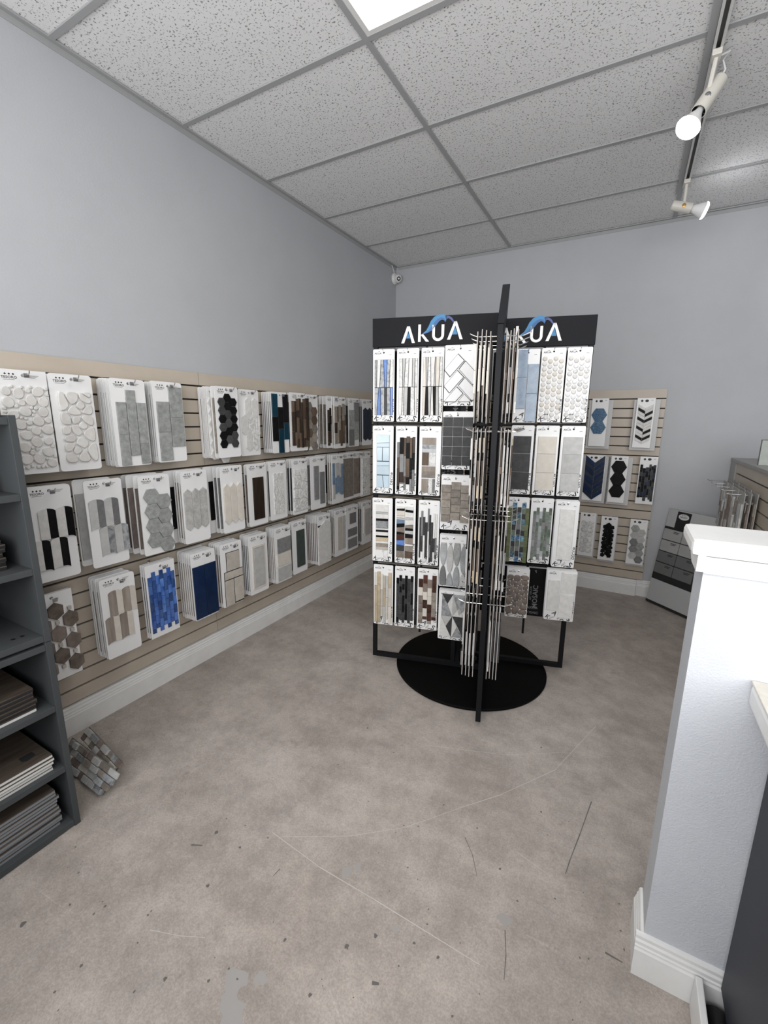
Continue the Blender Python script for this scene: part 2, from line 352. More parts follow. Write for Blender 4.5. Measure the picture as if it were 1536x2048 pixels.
# half-height partition on the right with its cap
PX, PY, PT = 2.396, 1.160, 0.115
boxo('wall_partition', (PX, 4.9, PY, PY+PT, 0, 1.205), partm, **S)
t = link('trim_3', None, None, (PX, PY, 1.205), **S)
bb = MB(); bb.box(-0.032, 2.5, -0.038, PT+0.035, 0.0, 0.036, c=0.011); build('cap_board', bb, whitep, t)
bb = MB(); bb.box(-0.002, 2.5, -0.016, -0.0005, -0.043, -0.004, c=0.003); build('apron', bb, whitep, t)
bb = MB(); bb.add([(-0.016, -0.016, -0.002), (-0.016, -0.016, -0.040), (-0.016, PT*0.55, -0.040), (-0.016, PT+0.012, -0.014), (-0.016, PT+0.012, -0.002),
                   (-0.0005, -0.016, -0.002), (-0.0005, -0.016, -0.040), (-0.0005, PT*0.55, -0.040), (-0.0005, PT+0.012, -0.014), (-0.0005, PT+0.012, -0.002)],
                  [(0, 1, 2, 3, 4), (9, 8, 7, 6, 5), (0, 5, 6, 1), (1, 6, 7, 2), (2, 7, 8, 3), (3, 8, 9, 4), (4, 9, 5, 0)]); build('apron', bb, whitep, t)
P2 = [(o, z*0.93) for o, z in PROF]
skirting('baseboard_partition', ((4.9, PY, 0), (PX-0.018, PY, 0)), P2)
skirting('baseboard_partition_end', ((PX, PY, 0), (PX, PY+PT+0.018, 0)), [(-o, z) for o, z in P2][::-1] if False else P2)

# =================================================================== SAMPLE CARDS
# card frame: x to the viewer's right, z up, -y towards the viewer, origin at the middle of the bottom edge of the back
board_w = mat('card_white', (0.80, 0.80, 0.80), 0.38)
board_g = mat('card_edge_grey', (0.36, 0.335, 0.315), 0.6)
board_k = mat('card_black', (0.006, 0.006, 0.0065), 0.5, spec=0.12)
ink = mat('print_black', (0.02, 0.02, 0.02), 0.6)
inkg = mat('print_grey', (0.22, 0.22, 0.22), 0.6)
chrome = mat('hook_chrome', (0.75, 0.74, 0.73), 0.22, metal=1.0)
steel = mat('hook_dark_steel', (0.32, 0.32, 0.33), 0.35, metal=0.9)
TW, TH, TB = 0.168, 0.405, 0.004
def rrect(w, h, r, n=3):
    if r <= 0: return [(-w/2, 0), (w/2, 0), (w/2, h), (-w/2, h)]
    P = []
    for cx, cz, a in ((w/2-r, r, -PI/2), (w/2-r, h-r, 0), (-w/2+r, h-r, PI/2), (-w/2+r, r, PI)):
        for k in range(n+1):
            q = a+PI/2*k/n; P.append((cx+r*math.cos(q), cz+r*math.sin(q)))
    return P
def board_mesh(w, h, r, hole, tb=TB, front=board_w, back=board_w, slab=None, edge=None):
    """card board with rounded corners and a real hook hole; slab adds a block of tile to the same mesh"""
    k = (round(w, 4), round(h, 4), r, hole, tb, front.name, back.name, slab, edge and edge.name)
    if k in _bm: return _bm[k]
    bm = bmesh.new(); out = rrect(w, h, r); lo = []
    ov = [bm.verts.new((x, -tb, z)) for x, z in out]
    loops = [ov]
    if hole:
        hx, hz, hr = hole; loops.append([bm.verts.new((hx+hr*math.cos(a), -tb, hz+hr*math.sin(a))) for a in [2*PI*i/8 for i in range(8)]])
    es = []
    for lp in loops: es += [bm.edges.new((lp[i], lp[(i+1) % len(lp)])) for i in range(len(lp))]
    bmesh.ops.triangle_fill(bm, use_beauty=True, use_dissolve=False, edges=es)
    bm.verts.index_update(); vs = [v.co[:] for v in bm.verts]; n = len(vs); fs = []; mi = []
    for f in bm.faces:
        f.normal_update(); ix = [v.index for v in f.verts]
        if f.normal.y > 0: ix.reverse()
        fs.append(ix); mi.append(0); fs.append([i+n for i in reversed(ix)]); mi.append(1)
    for li, lp in enumerate(loops):
        for i in range(len(lp)):
            p, q = lp[i].index, lp[(i+1) % len(lp)].index
            fs.append([q, p, p+n, q+n] if li == 0 else [p, q, q+n, p+n]); mi.append(2 if edge else 0)
    bm.free(); vs += [(x, 0.0, z) for x, y, z in vs]; mats = [front, back]+([edge] if edge else [])
    if slab:
        sm, x0, x1, z0, z1, t = slab; o = len(vs); mats.append(MATS[sm])
        vs += [(x, y, z) for y in (-tb, -tb-t) for x, z in ((x0, z0), (x1, z0), (x1, z1), (x0, z1))]
        for f in ((4, 5, 6, 7), (0, 1, 5, 4), (1, 2, 6, 5), (2, 3, 7, 6), (3, 0, 4, 7)): fs.append([i+o for i in f]); mi.append(len(mats)-1)
    me = bpy.data.meshes.new('board'); me.from_pydata(vs, [], fs); me.update()
    for m in mats: me.materials.append(m)
    me.polygons.foreach_set('material_index', mi)
    _bm[k] = me; return me
_bm = {}
_tm = {}
def tile_mesh(poly, t, ch, m, shape=None):
    cx = sum(p[0] for p in poly)/len(poly); cz = sum(p[1] for p in poly)/len(poly)
    rel = [(p[0]-cx, p[1]-cz) for p in poly]
    k = (tuple((round(a, 4), round(c, 4)) for a, c in rel), round(t, 4), ch, m.name, shape)
    if k not in _tm:
        b = MB()
        if shape == 'wedge_l' or shape == 'wedge_r':      # bevelled half tile: one long side higher than the other
            b.prism(rel, 0, -t, ch); x0 = min(p[0] for p in rel); x1 = max(p[0] for p in rel)
            b.v = [(x, y if y > -t*0.5 else y*(0.45+0.55*((x-x0)/(x1-x0) if shape == 'wedge_r' else (x1-x)/(x1-x0))), z) for x, y, z in b.v]
        elif shape == 'dome':
            n = len(rel); vs = [(x, 0, z) for x, z in rel]+[(x, -t*0.6, z) for x, z in rel]+[(x*.86, -t*0.9, z*.86) for x, z in rel]+[(x*.55, -t, z*.55) for x, z in rel]
            fs = [(r*n+i, r*n+(i+1) % n, (r+1)*n+(i+1) % n, (r+1)*n+i) for r in range(3) for i in range(n)]+[tuple(range(3*n, 4*n))]
            b.add(vs, fs)
        else: b.prism(rel, 0, -t, ch)
        _tm[k] = b.mesh('tile', m, smooth=(shape == 'dome'))
    return _tm[k], cx, cz
# ---- polygon helpers (all in metres, x centred on the card, z from its bottom edge)
def R(x0, x1, z0, z1): return [(x0, z0), (x1, z0), (x1, z1), (x0, z1)]
def clip(poly, x0, x1, z0, z1):
    for ax, lim, s in ((0, x0, 1), (0, x1, -1), (1, z0, 1), (1, z1, -1)):
        out = []
        for i in range(len(poly)):
            a, c = poly[i], poly[(i+1) % len(poly)]; da, dc = s*(a[ax]-lim), s*(c[ax]-lim)
            if da >= 0: out.append(a)
            if (da >= 0) != (dc >= 0):
                q = da/(da-dc); out.append((a[0]+(c[0]-a[0])*q, a[1]+(c[1]-a[1])*q))
        poly = out
        if len(poly) < 3: return []
    return poly
def ngon(cx, cz, r, n=6, a0=0.0, sz=1.0): return [(cx+r*math.cos(a0+2*PI*i/n), cz+sz*r*math.sin(a0+2*PI*i/n)) for i in range(n)]
def voronoi(x0, x1, z0, z1, n, seed, asp=1.0, it=3):
    rd = random.Random(seed); P = [(rd.uniform(x0, x1), rd.uniform(z0, z1)) for _ in range(n)]
    for q in range(it+1):
        cells = []
        for i, p in enumerate(P):
            c = R(x0, x1, z0, z1)
            for j, o in enumerate(P):
                if i == j: continue
                mx, mz = (p[0]+o[0])/2, (p[1]+o[1])/2; nx, nz = o[0]-p[0], o[1]-p[1]; out = []
                for k in range(len(c)):
                    a, d = c[k], c[(k+1) % len(c)]; da = (a[0]-mx)*nx+(a[1]-mz)*nz; dd = (d[0]-mx)*nx+(d[1]-mz)*nz
                    if da <= 0: out.append(a)
                    if (da <= 0) != (dd <= 0): t = da/(da-dd); out.append((a[0]+(d[0]-a[0])*t, a[1]+(d[1]-a[1])*t))
                c = out
                if len(c) < 3: break
            cells.append(c)
        if q < it: P = [(sum(v[0] for v in c)/len(c), sum(v[1] for v in c)/len(c)) if len(c) > 2 else p for c, p in zip(cells, P)]
    return [c for c in cells if len(c) > 2]
def shrink(c, d):
    cx = sum(v[0] for v in c)/len(c); cz = sum(v[1] for v in c)/len(c); rr = sum(math.hypot(v[0]-cx, v[1]-cz) for v in c)/len(c); f = 1-d/rr
    return [(cx+(x-cx)*f, cz+(z-cz)*f) for x, z in c]
def chaikin(c, n=2):
    for _ in range(n): c = [q for i in range(len(c)) for a, d in [(c[i], c[(i+1) % len(c)])] for q in ((a[0]*.75+d[0]*.25, a[1]*.75+d[1]*.25), (a[0]*.25+d[0]*.75, a[1]*.25+d[1]*.75))]
    return c
# ---- tile materials
def st(name, a, b2=None, rough=0.45, scale=40, **k):
    k.setdefault('spec', 0.22); return mat(name, a, max(rough, 0.25), b2, scale, **k)
m_white = st('tile_white_stone', (0.72, 0.71, 0.69), (0.62, 0.61, 0.59), vary=0.06)
m_pure = st('tile_pure_white', (0.80, 0.80, 0.81), (0.76, 0.76, 0.77), vary=0.03)
m_marble = st('tile_white_marble', (0.72, 0.72, 0.71), (0.48, 0.48, 0.47), 0.3, 24, vein=0.5, lo=0.46, hi=0.58, vary=0.08)
m_char = st('tile_charcoal', (0.055, 0.056, 0.058), (0.08, 0.08, 0.083), 0.45, 40, vary=0.25)
m_cgrey = st('tile_concrete_grey', (0.24, 0.25, 0.24), (0.36, 0.37, 0.36), 0.5, 45, vary=0.07)
m_greige = st('tile_greige_stone', (0.36, 0.355, 0.34), (0.52, 0.51, 0.49), 0.45, 35, vary=0.12)
m_lgrey = st('tile_light_grey', (0.42, 0.42, 0.41), (0.50, 0.50, 0.49), 0.4, 30, vary=0.05)
m_dgrey = st('tile_dark_grey', (0.035, 0.036, 0.038), (0.055, 0.055, 0.058), 0.45, 40, vary=0.12)
m_mgrey = st('tile_mid_grey', (0.17, 0.17, 0.172), (0.22, 0.22, 0.222), 0.4, 40, vary=0.15)
m_black = st('tile_black', (0.005, 0.005, 0.0055), (0.009, 0.009, 0.010), 0.45, 30, vary=0.2, spec=0.10)
m_brown = st('tile_dark_brown', (0.026, 0.017, 0.012), (0.055, 0.037, 0.027), 0.4, 30, stretch=(1, 1, 0.15), vary=0.35)
m_walnut = st('tile_walnut', (0.075, 0.050, 0.034), (0.14, 0.10, 0.072), 0.45, 40, stretch=(1, 1, 0.12), vary=0.25)
m_taupe = st('tile_taupe', (0.20, 0.175, 0.15), (0.30, 0.27, 0.235), 0.45, 45, vary=0.22)
m_beige = st('tile_beige', (0.46, 0.42, 0.37), (0.54, 0.50, 0.45), 0.45, 25, vary=0.08)
m_tan = st('tile_tan', (0.42, 0.34, 0.23), (0.52, 0.44, 0.32), 0.45, 30, vary=0.15)
m_cream = st('tile_cream', (0.66, 0.62, 0.56), (0.60, 0.56, 0.50), 0.45, 25, vary=0.04)
m_navy = st('tile_navy', (0.008, 0.020, 0.060), (0.012, 0.028, 0.075), 0.25, 12, vary=0.15)
m_ink = st('tile_slate_navy', (0.014, 0.022, 0.040), (0.022, 0.03, 0.05), 0.3, 20, vary=0.2)
m_teal = st('tile_teal', (0.003, 0.040, 0.065), (0.004, 0.028, 0.048), 0.2, 18, vary=0.3)
m_bluegl = st('tile_blue_glass', (0.015, 0.055, 0.27), (0.10, 0.20, 0.46), 0.12, 26, lo=0.3, hi=0.7, stretch=(1, 1, 0.35), vary=0.5, coat=0.6)
m_denim = st('tile_denim_glaze', (0.13, 0.20, 0.30), (0.20, 0.28, 0.38), 0.1, 30, coat=0.8, vary=0.08)
m_pale = st('tile_pale_blue_glass', (0.46, 0.58, 0.66), (0.54, 0.64, 0.71), 0.1, 10, coat=0.6, vary=0.05)
m_sky = st('tile_cornflower', (0.09, 0.19, 0.50), (0.15, 0.27, 0.60), 0.15, 40, vary=0.2)
m_marbg = st('tile_grey_marble', (0.19, 0.20, 0.21), (0.38, 0.39, 0.40), 0.25, 26, vein=0.4, lo=0.36, hi=0.66, vary=0.2)
m_silver = st('tile_silver_glass', (0.30, 0.31, 0.31), (0.42, 0.44, 0.46), 0.12, 14, coat=0.5, vary=0.2)
m_green = st('tile_moss_glass', (0.10, 0.13, 0.09), (0.20, 0.24, 0.21), 0.15, 40, coat=0.4, vary=0.35)
m_moss = st('tile_olive', (0.12, 0.14, 0.07), (0.17, 0.19, 0.10), 0.2, 30, vary=0.2)
m_iri = st('tile_iridescent', (0.02, 0.05, 0.16), (0.30, 0.55, 0.55), 0.1, 70, coat=0.8, vary=0.5, lo=0.4, hi=0.75)
m_deepg = st('tile_deep_green', (0.045, 0.060, 0.055), (0.06, 0.075, 0.07), 0.35, 25)
m_stone = st('tile_brown_pebble', (0.17, 0.135, 0.115), (0.25, 0.205, 0.18), 0.5, 30, vary=0.15)
m_glit = st('tile_blue_glitter', (0.02, 0.075, 0.17), (0.30, 0.45, 0.55), 0.2, 260, detail=2, lo=0.50, hi=0.72, coat=0.5)
m_mahog = st('tile_mahogany', (0.055, 0.024, 0.018), (0.085, 0.04, 0.03), 0.25, 40, vary=0.3)
m_grout = st('tile_grout_dark', (0.025, 0.025, 0.026), None, 0.8)
m_bark = st('tile_wood_grain', (0.20, 0.165, 0.135), (0.34, 0.30, 0.26), 0.5, 30, stretch=(1, 1, 0.1), vary=0.1)
m_pebl = st('tile_white_pebble', (0.70, 0.69, 0.67), (0.62, 0.60, 0.57), 0.55, 30, vary=0.05)

# ---- patterns: each returns [(polygon, material, thickness, chamfer, shape)]
def P_rounds(x0, x1, z0, z1, n, rmin, rmax, m, seed):
    rd = random.Random(seed); out = []; cs = []
    for k in range(6000):
        r = rmax-(rmax-rmin)*min(1, k/3500.0); x, z = rd.uniform(x0+r, x1-r), rd.uniform(z0+r, z1-r)
        if all(math.hypot(x-a, z-c) > r+q+0.0006 for a, c, q in cs):
            cs.append((x, z, r)); 
            if len(cs) >= n: break
    for x, z, r in cs:
        a = rd.uniform(0, 6); pts = [(x+r*(1+0.08*math.cos(2*t+a))*math.cos(t), z+r*(1+0.08*math.cos(2*t+a))*math.sin(t)) for t in [2*PI*i/12 for i in range(12)]]
        out.append((pts, m, 0.009, 0.0022, None))
    return out
def P_pebbles(x0, x1, z0, z1, n, m, seed, gap=0.0035, smooth=2, t=0.011, shape=None, it=3):
    return [(chaikin(shrink(c, gap), smooth) if smooth else shrink(c, gap), m, t, 0.0028, shape) for c in voronoi(x0, x1, z0, z1, n, seed, it=it)]
def P_cols(cols, t=0.007, ch=0.0012, gap=0.001, shape=None):
    """cols: [(x0, x1, [z cuts top to bottom], [materials])]"""
    out = []
    for x0, x1, zs, ms in cols:
        for i in range(len(zs)-1): out.append((R(x0+gap, x1-gap, zs[i+1]+gap, zs[i]-gap), ms[i % len(ms)], t, ch, shape))
    return out
def P_bond(x0, x1, z0, z1, nc, L, ms, seed=1, t=0.006, jag=0.5, gap=0.0008, ch=0.001):
    """vertical running bond with ragged ends"""
    rd = random.Random(seed); w_ = (x1-x0)/nc; out = []
    for c in range(nc):
        z = z1-(0 if c % 2 else L*jag); zb = z0+(L*jag if c % 2 else 0)
        while z > zb+L*0.35:
            out.append((R(x0+c*w_+gap, x0+(c+1)*w_-gap, max(z-L, zb)+gap, z-gap), rd.choice(ms), t, ch, None)); z -= L
    return out
def P_strips(x0, x1, z0, z1, nc, ms, seed, lmin, lmax, rag=0.03, t=0.008, gap=0.0006):
    rd = random.Random(seed); ws = [rd.uniform(0.7, 1.3) for _ in range(nc)]; k = (x1-x0)/sum(ws); x = x0; out = []
    for q in ws:
        z = z1-rd.uniform(0, rag); zb = z0+rd.uniform(0, rag)
        while z > zb+0.004:
            l = rd.uniform(lmin, lmax)
            zl = z-l if z-l > zb+lmin*0.4 else zb
            out.append((R(x+gap, x+q*k-gap, zl+gap, z-gap), rd.choice(ms), t+rd.uniform(-.002, .002), 0.0008, None)); z = zl
        x += q*k
    return out
def P_hex(cols, r, ms, seed=1, t=0.008, a0=0.0, sz=1.0, gap=0.0006, n=6):
    """cols: [(x, ztop, count)]"""
    rd = random.Random(seed); d = r*math.sqrt(3)*sz
    return [(ngon(x, z-i*d, r-gap, n, a0, sz), rd.choice(ms), t, 0.0012, None) for x, z, k in cols for i in range(k)]
def P_picket(xs_, w_, z0, z1, ms, t=0.008, tip=0.02, gap=0.0008):
    out = []
    for i, x in enumerate(xs_):
        a = w_/2-gap; out.append(([(x, z0+gap), (x+a, z0+tip), (x+a, z1-tip), (x, z1-gap), (x-a, z1-tip), (x-a, z0+tip)], ms[i % len(ms)], t, 0.0015, None))
    return out
def P_scallop(x0, zt, a, L, rows, ml, mr, t=0.011):
    out = []; s = a*0.22; h = a/2; g = 0.0005
    def arc(u): return s*math.sqrt(max(0, 1-((u-h)/h)**2))
    for r in range(rows):
        for c in range(2):
            x = x0+c*a+(h if r % 2 else 0)*(1 if r % 2 else 0); z = zt-(r+1)*L-(0.0)
            for half, m, sh in ((0, ml, 'wedge_r'), (1, mr, 'wedge_l')):
                us = [half*h+h*i/6 for i in range(7)]; us[0] += g; us[-1] -= g
                out.append(([(x+u, z+arc(u)+g) for u in us]+[(x+u, z+L+arc(u)-g) for u in us[::-1]], m, t, 0.0, sh))
    return out
def P_skew(x0, x1, z0, z1, nc, sk, ms, seed, t=0.005, rows=2):
    rd = random.Random(seed); out = []; h = (z1-z0)/rows
    for r in range(rows):
        top = [x0+(x1-x0)*i/nc for i in range(nc+1)]; zt = z1-r*h; zb = zt-h
        tp = [q+(rd.uniform(-sk, sk) if 0 < i < nc else 0) for i, q in enumerate(top)]; bt = [q+(rd.uniform(-sk, sk) if 0 < i < nc else 0) for i, q in enumerate(top)]
        for i in range(nc): out.append(([(bt[i]+.0013, zb+.0013), (bt[i+1]-.0013, zb+.0013), (tp[i+1]-.0013, zt-.0013), (tp[i]+.0013, zt-.0013)], ms[(r*nc+i) % len(ms)], t, 0.0008, None))
    return out
def P_rows(x0, x1, z1, hs, ms, t=0.006, sk=0.0, seed=1, gap=0.0007):
    rd = random.Random(seed); out = []; z = z1; e = 0
    for i, h in enumerate(hs):
        e2 = rd.uniform(-sk, sk) if i < len(hs)-1 else 0
        out.append(([(x0+gap, z-h+e2+gap), (x1-gap, z-h-e2+gap), (x1-gap, z-e-gap), (x0+gap, z+e-gap)], ms[i % len(ms)], t, 0.0008, None)); z -= h; e = e2
    return out
def P_chev(xc, x0, x1, z1, n, h, rise, ms, t=0.007, gap=0.0007):
    out = []
    for i in range(n):
        z = z1-i*h
        for s, xe in ((-1, x0), (1, x1)):
            m = ms[i % len(ms)]; out.append(([(xc+s*gap, z-h+gap), (xe, z-h+rise+gap), (xe, z+rise-gap), (xc+s*gap, z-gap)], m[0] if s < 0 else m[1], t, 0.0012, None))
    return out
def P_herring(x1, z1, n, m, t=0.007):
    out = []
    for k in range(n):
        x, z = -0.080, z1-0.105-k*0.082; A = [(x, z), (x+0.068, z+0.079), (x+0.101, z+0.046), (x+0.030, z-0.034)]
        x, z = 0.0275, z1-0.062-k*0.082; B = [(x, z), (x+0.075, z-0.078), (x+0.043, z-0.118), (x-0.032, z-0.040)]
        for P in (A, B):
            c = clip(shrink(P, 0.0016), -0.081, x1, 0.022, z1+0.02)
            if len(c) > 2: out.append((c, m, t, 0.001, None))
    return out

# ---- printed marks, shared meshes
def logo_tesoro(w=TW, h=TH):
    if 'tes' not in _bm:
        b = MB(); y = -TB-0.0004
        puttext(b, 'TESORO', -w*0.40, h-0.034, 0.0135, y, 0, ink)
        for k in range(3):
            cx = -w*0.40+0.014+k*0.013; b.add([(cx, y, h-0.0215), (cx+0.0042, y, h-0.0173), (cx, y, h-0.0131), (cx-0.0042, y, h-0.0173)], [(0, 1, 2, 3)], ink)
        b.add([(-w*0.36, y, h-0.0395), (-w*0.36+0.036, y, h-0.0395), (-w*0.36+0.036, y, h-0.0375), (-w*0.36, y, h-0.0375)], [(0, 1, 2, 3)], inkg)
        for k in range(3): b.add([(w*0.16, y, h-0.020-k*.004), (w*0.16+0.03-k*.006, y, h-0.020-k*.004), (w*0.16+0.03-k*.006, y, h-0.0185-k*.004), (w*0.16, y, h-0.0185-k*.004)], [(0, 1, 2, 3)], inkg)
        _bm['tes'] = b.mesh('logo_print')
    return _bm['tes']
def logo_akua(w, h, big=True):
    k = ('ak', w, h, big)
    if k not in _bm:
        b = MB(); y = -TB-0.0004
        puttext(b, 'AKUA', -w*0.43, h-0.026, 0.0135, y, 0, ink, sx=1.05)
        b.add([(-w*0.43+0.017, y, h-0.0145), (-w*0.43+0.026, y, h-0.010), (-w*0.43+0.033, y, h-0.0135), (-w*0.43+0.026, y, h-0.0125)], [(0, 1, 2, 3)], ink)
        b.add([(w*0.25, y, h-0.030), (w*0.25+0.014, y, h-0.030), (w*0.25+0.014, y, h-0.0275), (w*0.25, y, h-0.0275)], [(0, 1, 2, 3)], inkg)
        if big:
            for s_, x, z, sz, ro in [('K', -w*0.47, 0.014, 0.036, -0.62), ('A', -w*0.24, 0.040, 0.036, -0.62), ('ART', -w*0.02, 0.003, 0.016, 0.8), ('S', w*0.46, 0.026, 0.044, 2.7), ('DECOR', w*0.475, 0.050, 0.022, 1.5), ('O', w*0.06, -0.016, 0.034, 0.3), ('MOSAIC', -w*0.30, 0.003, 0.010, 0.5)]:
                puttext(b, s_, x, z, sz, y, ro, ink if sz > 0.02 else inkg)
            _bm[k] = clipmesh(b, -w/2+0.002, w/2-0.002, 0.002, h-0.004)
        else: _bm[k] = b.mesh('logo_print')
    return _bm[k]
def logo_diamond(w, h):
    k = ('di', w)
    if k not in _bm:
        b = MB(); y = -TB-0.0004; cx = -w*0.24; cz = h-0.022
        b.add([(cx, y, cz-0.011), (cx+0.010, y, cz), (cx, y, cz+0.011), (cx-0.010, y, cz)], [(0, 1, 2, 3)], ink)
        b.add([(w*0.26, y, h-0.020), (w*0.26+0.014, y, h-0.020), (w*0.26+0.014, y, h-0.017), (w*0.26, y, h-0.017)], [(0, 1, 2, 3)], inkg); b.add([(0.013*math.cos(a)+w*0.03, y, cz+0.010*math.sin(a)) for a in [2*PI*i/10 for i in range(10)]], [tuple(range(10))], ink)
        _bm[k] = b.mesh('logo_print')
    return _bm[k]
def card(label, loc, rz, w, h, r, tiles, logo=None, hole=None, group=None, join=False, back=board_w, lean=0.0, tilt=0.0, front=board_w, cat='sample card', tname='tile', ncard='tile_sample_card'):
    t = link(ncard, None, None, loc, rz, label=label, category=cat)
    if lean or tilt: t.rotation_euler = (lean, tilt, rz)
    if group: t['group'] = group
    link('board', board_mesh(w, h, r, hole, TB, front, back), t)
    if logo: link('logo_print', logo, t, kind='stuff')
    if join and tiles:
        b = MB()
        for p, m, th, ch, sh in tiles: b.prism(p, -TB, -TB-th, 0.0 if len(tiles) > 60 else ch, m)
        build('mosaic_sheet', b, None, t, kind='stuff')
    else:
        for p, m, th, ch, sh in tiles:
            if len(p) < 3: continue
            me, cx, cz = tile_mesh(p, th, ch, m, sh); link(tname, me, t, (cx, -TB, cz))
    return t
def backcard(label, loc, rz, w, h, r, hole, group, slab, tilt=0.0, front=board_w, back=board_w):
    o = link('tile_sample_card', board_mesh(w, h, r, hole, TB, front, back, slab), None, loc, rz, label=label, category='sample card', group=group)
    if tilt: o.rotation_euler = (0, tilt, rz)
    return o
def hook(label, loc, rz, L, group, m=chrome, lip=0.016):
    """wire hook, -y is out of the wall, origin at the wall"""
    k = ('hook', round(L, 3), m.name, lip)
    if k not in _bm:
        b = MB(); b.tube([(0, 0, 0.0), (0, -L+0.02, 0.0), (0, -L+0.004, 0.003), (0, -L, lip*0.5), (0, -L-0.003, lip)], 0.0024, 6, m); b.box(-0.008, 0.008, -0.004, 0.0, -0.014, 0.014, m)
        b.box(-0.009, 0.009, -L+0.024, -L+0.027, -0.010, 0.006, steel)
        _bm[k] = b.mesh('wire_hook')
    return link('wire_hook', _bm[k], None, loc, rz, label=label, category='hook', group=group)

# =================================================================== LEFT WALL OF SAMPLE CARDS
HOLE = (0.004, TH-0.020, 0.007)
ZT = {'T': 1.668, 'M': 1.212, 'B': 0.748}
RZ = PI/2
w2 = TW/2
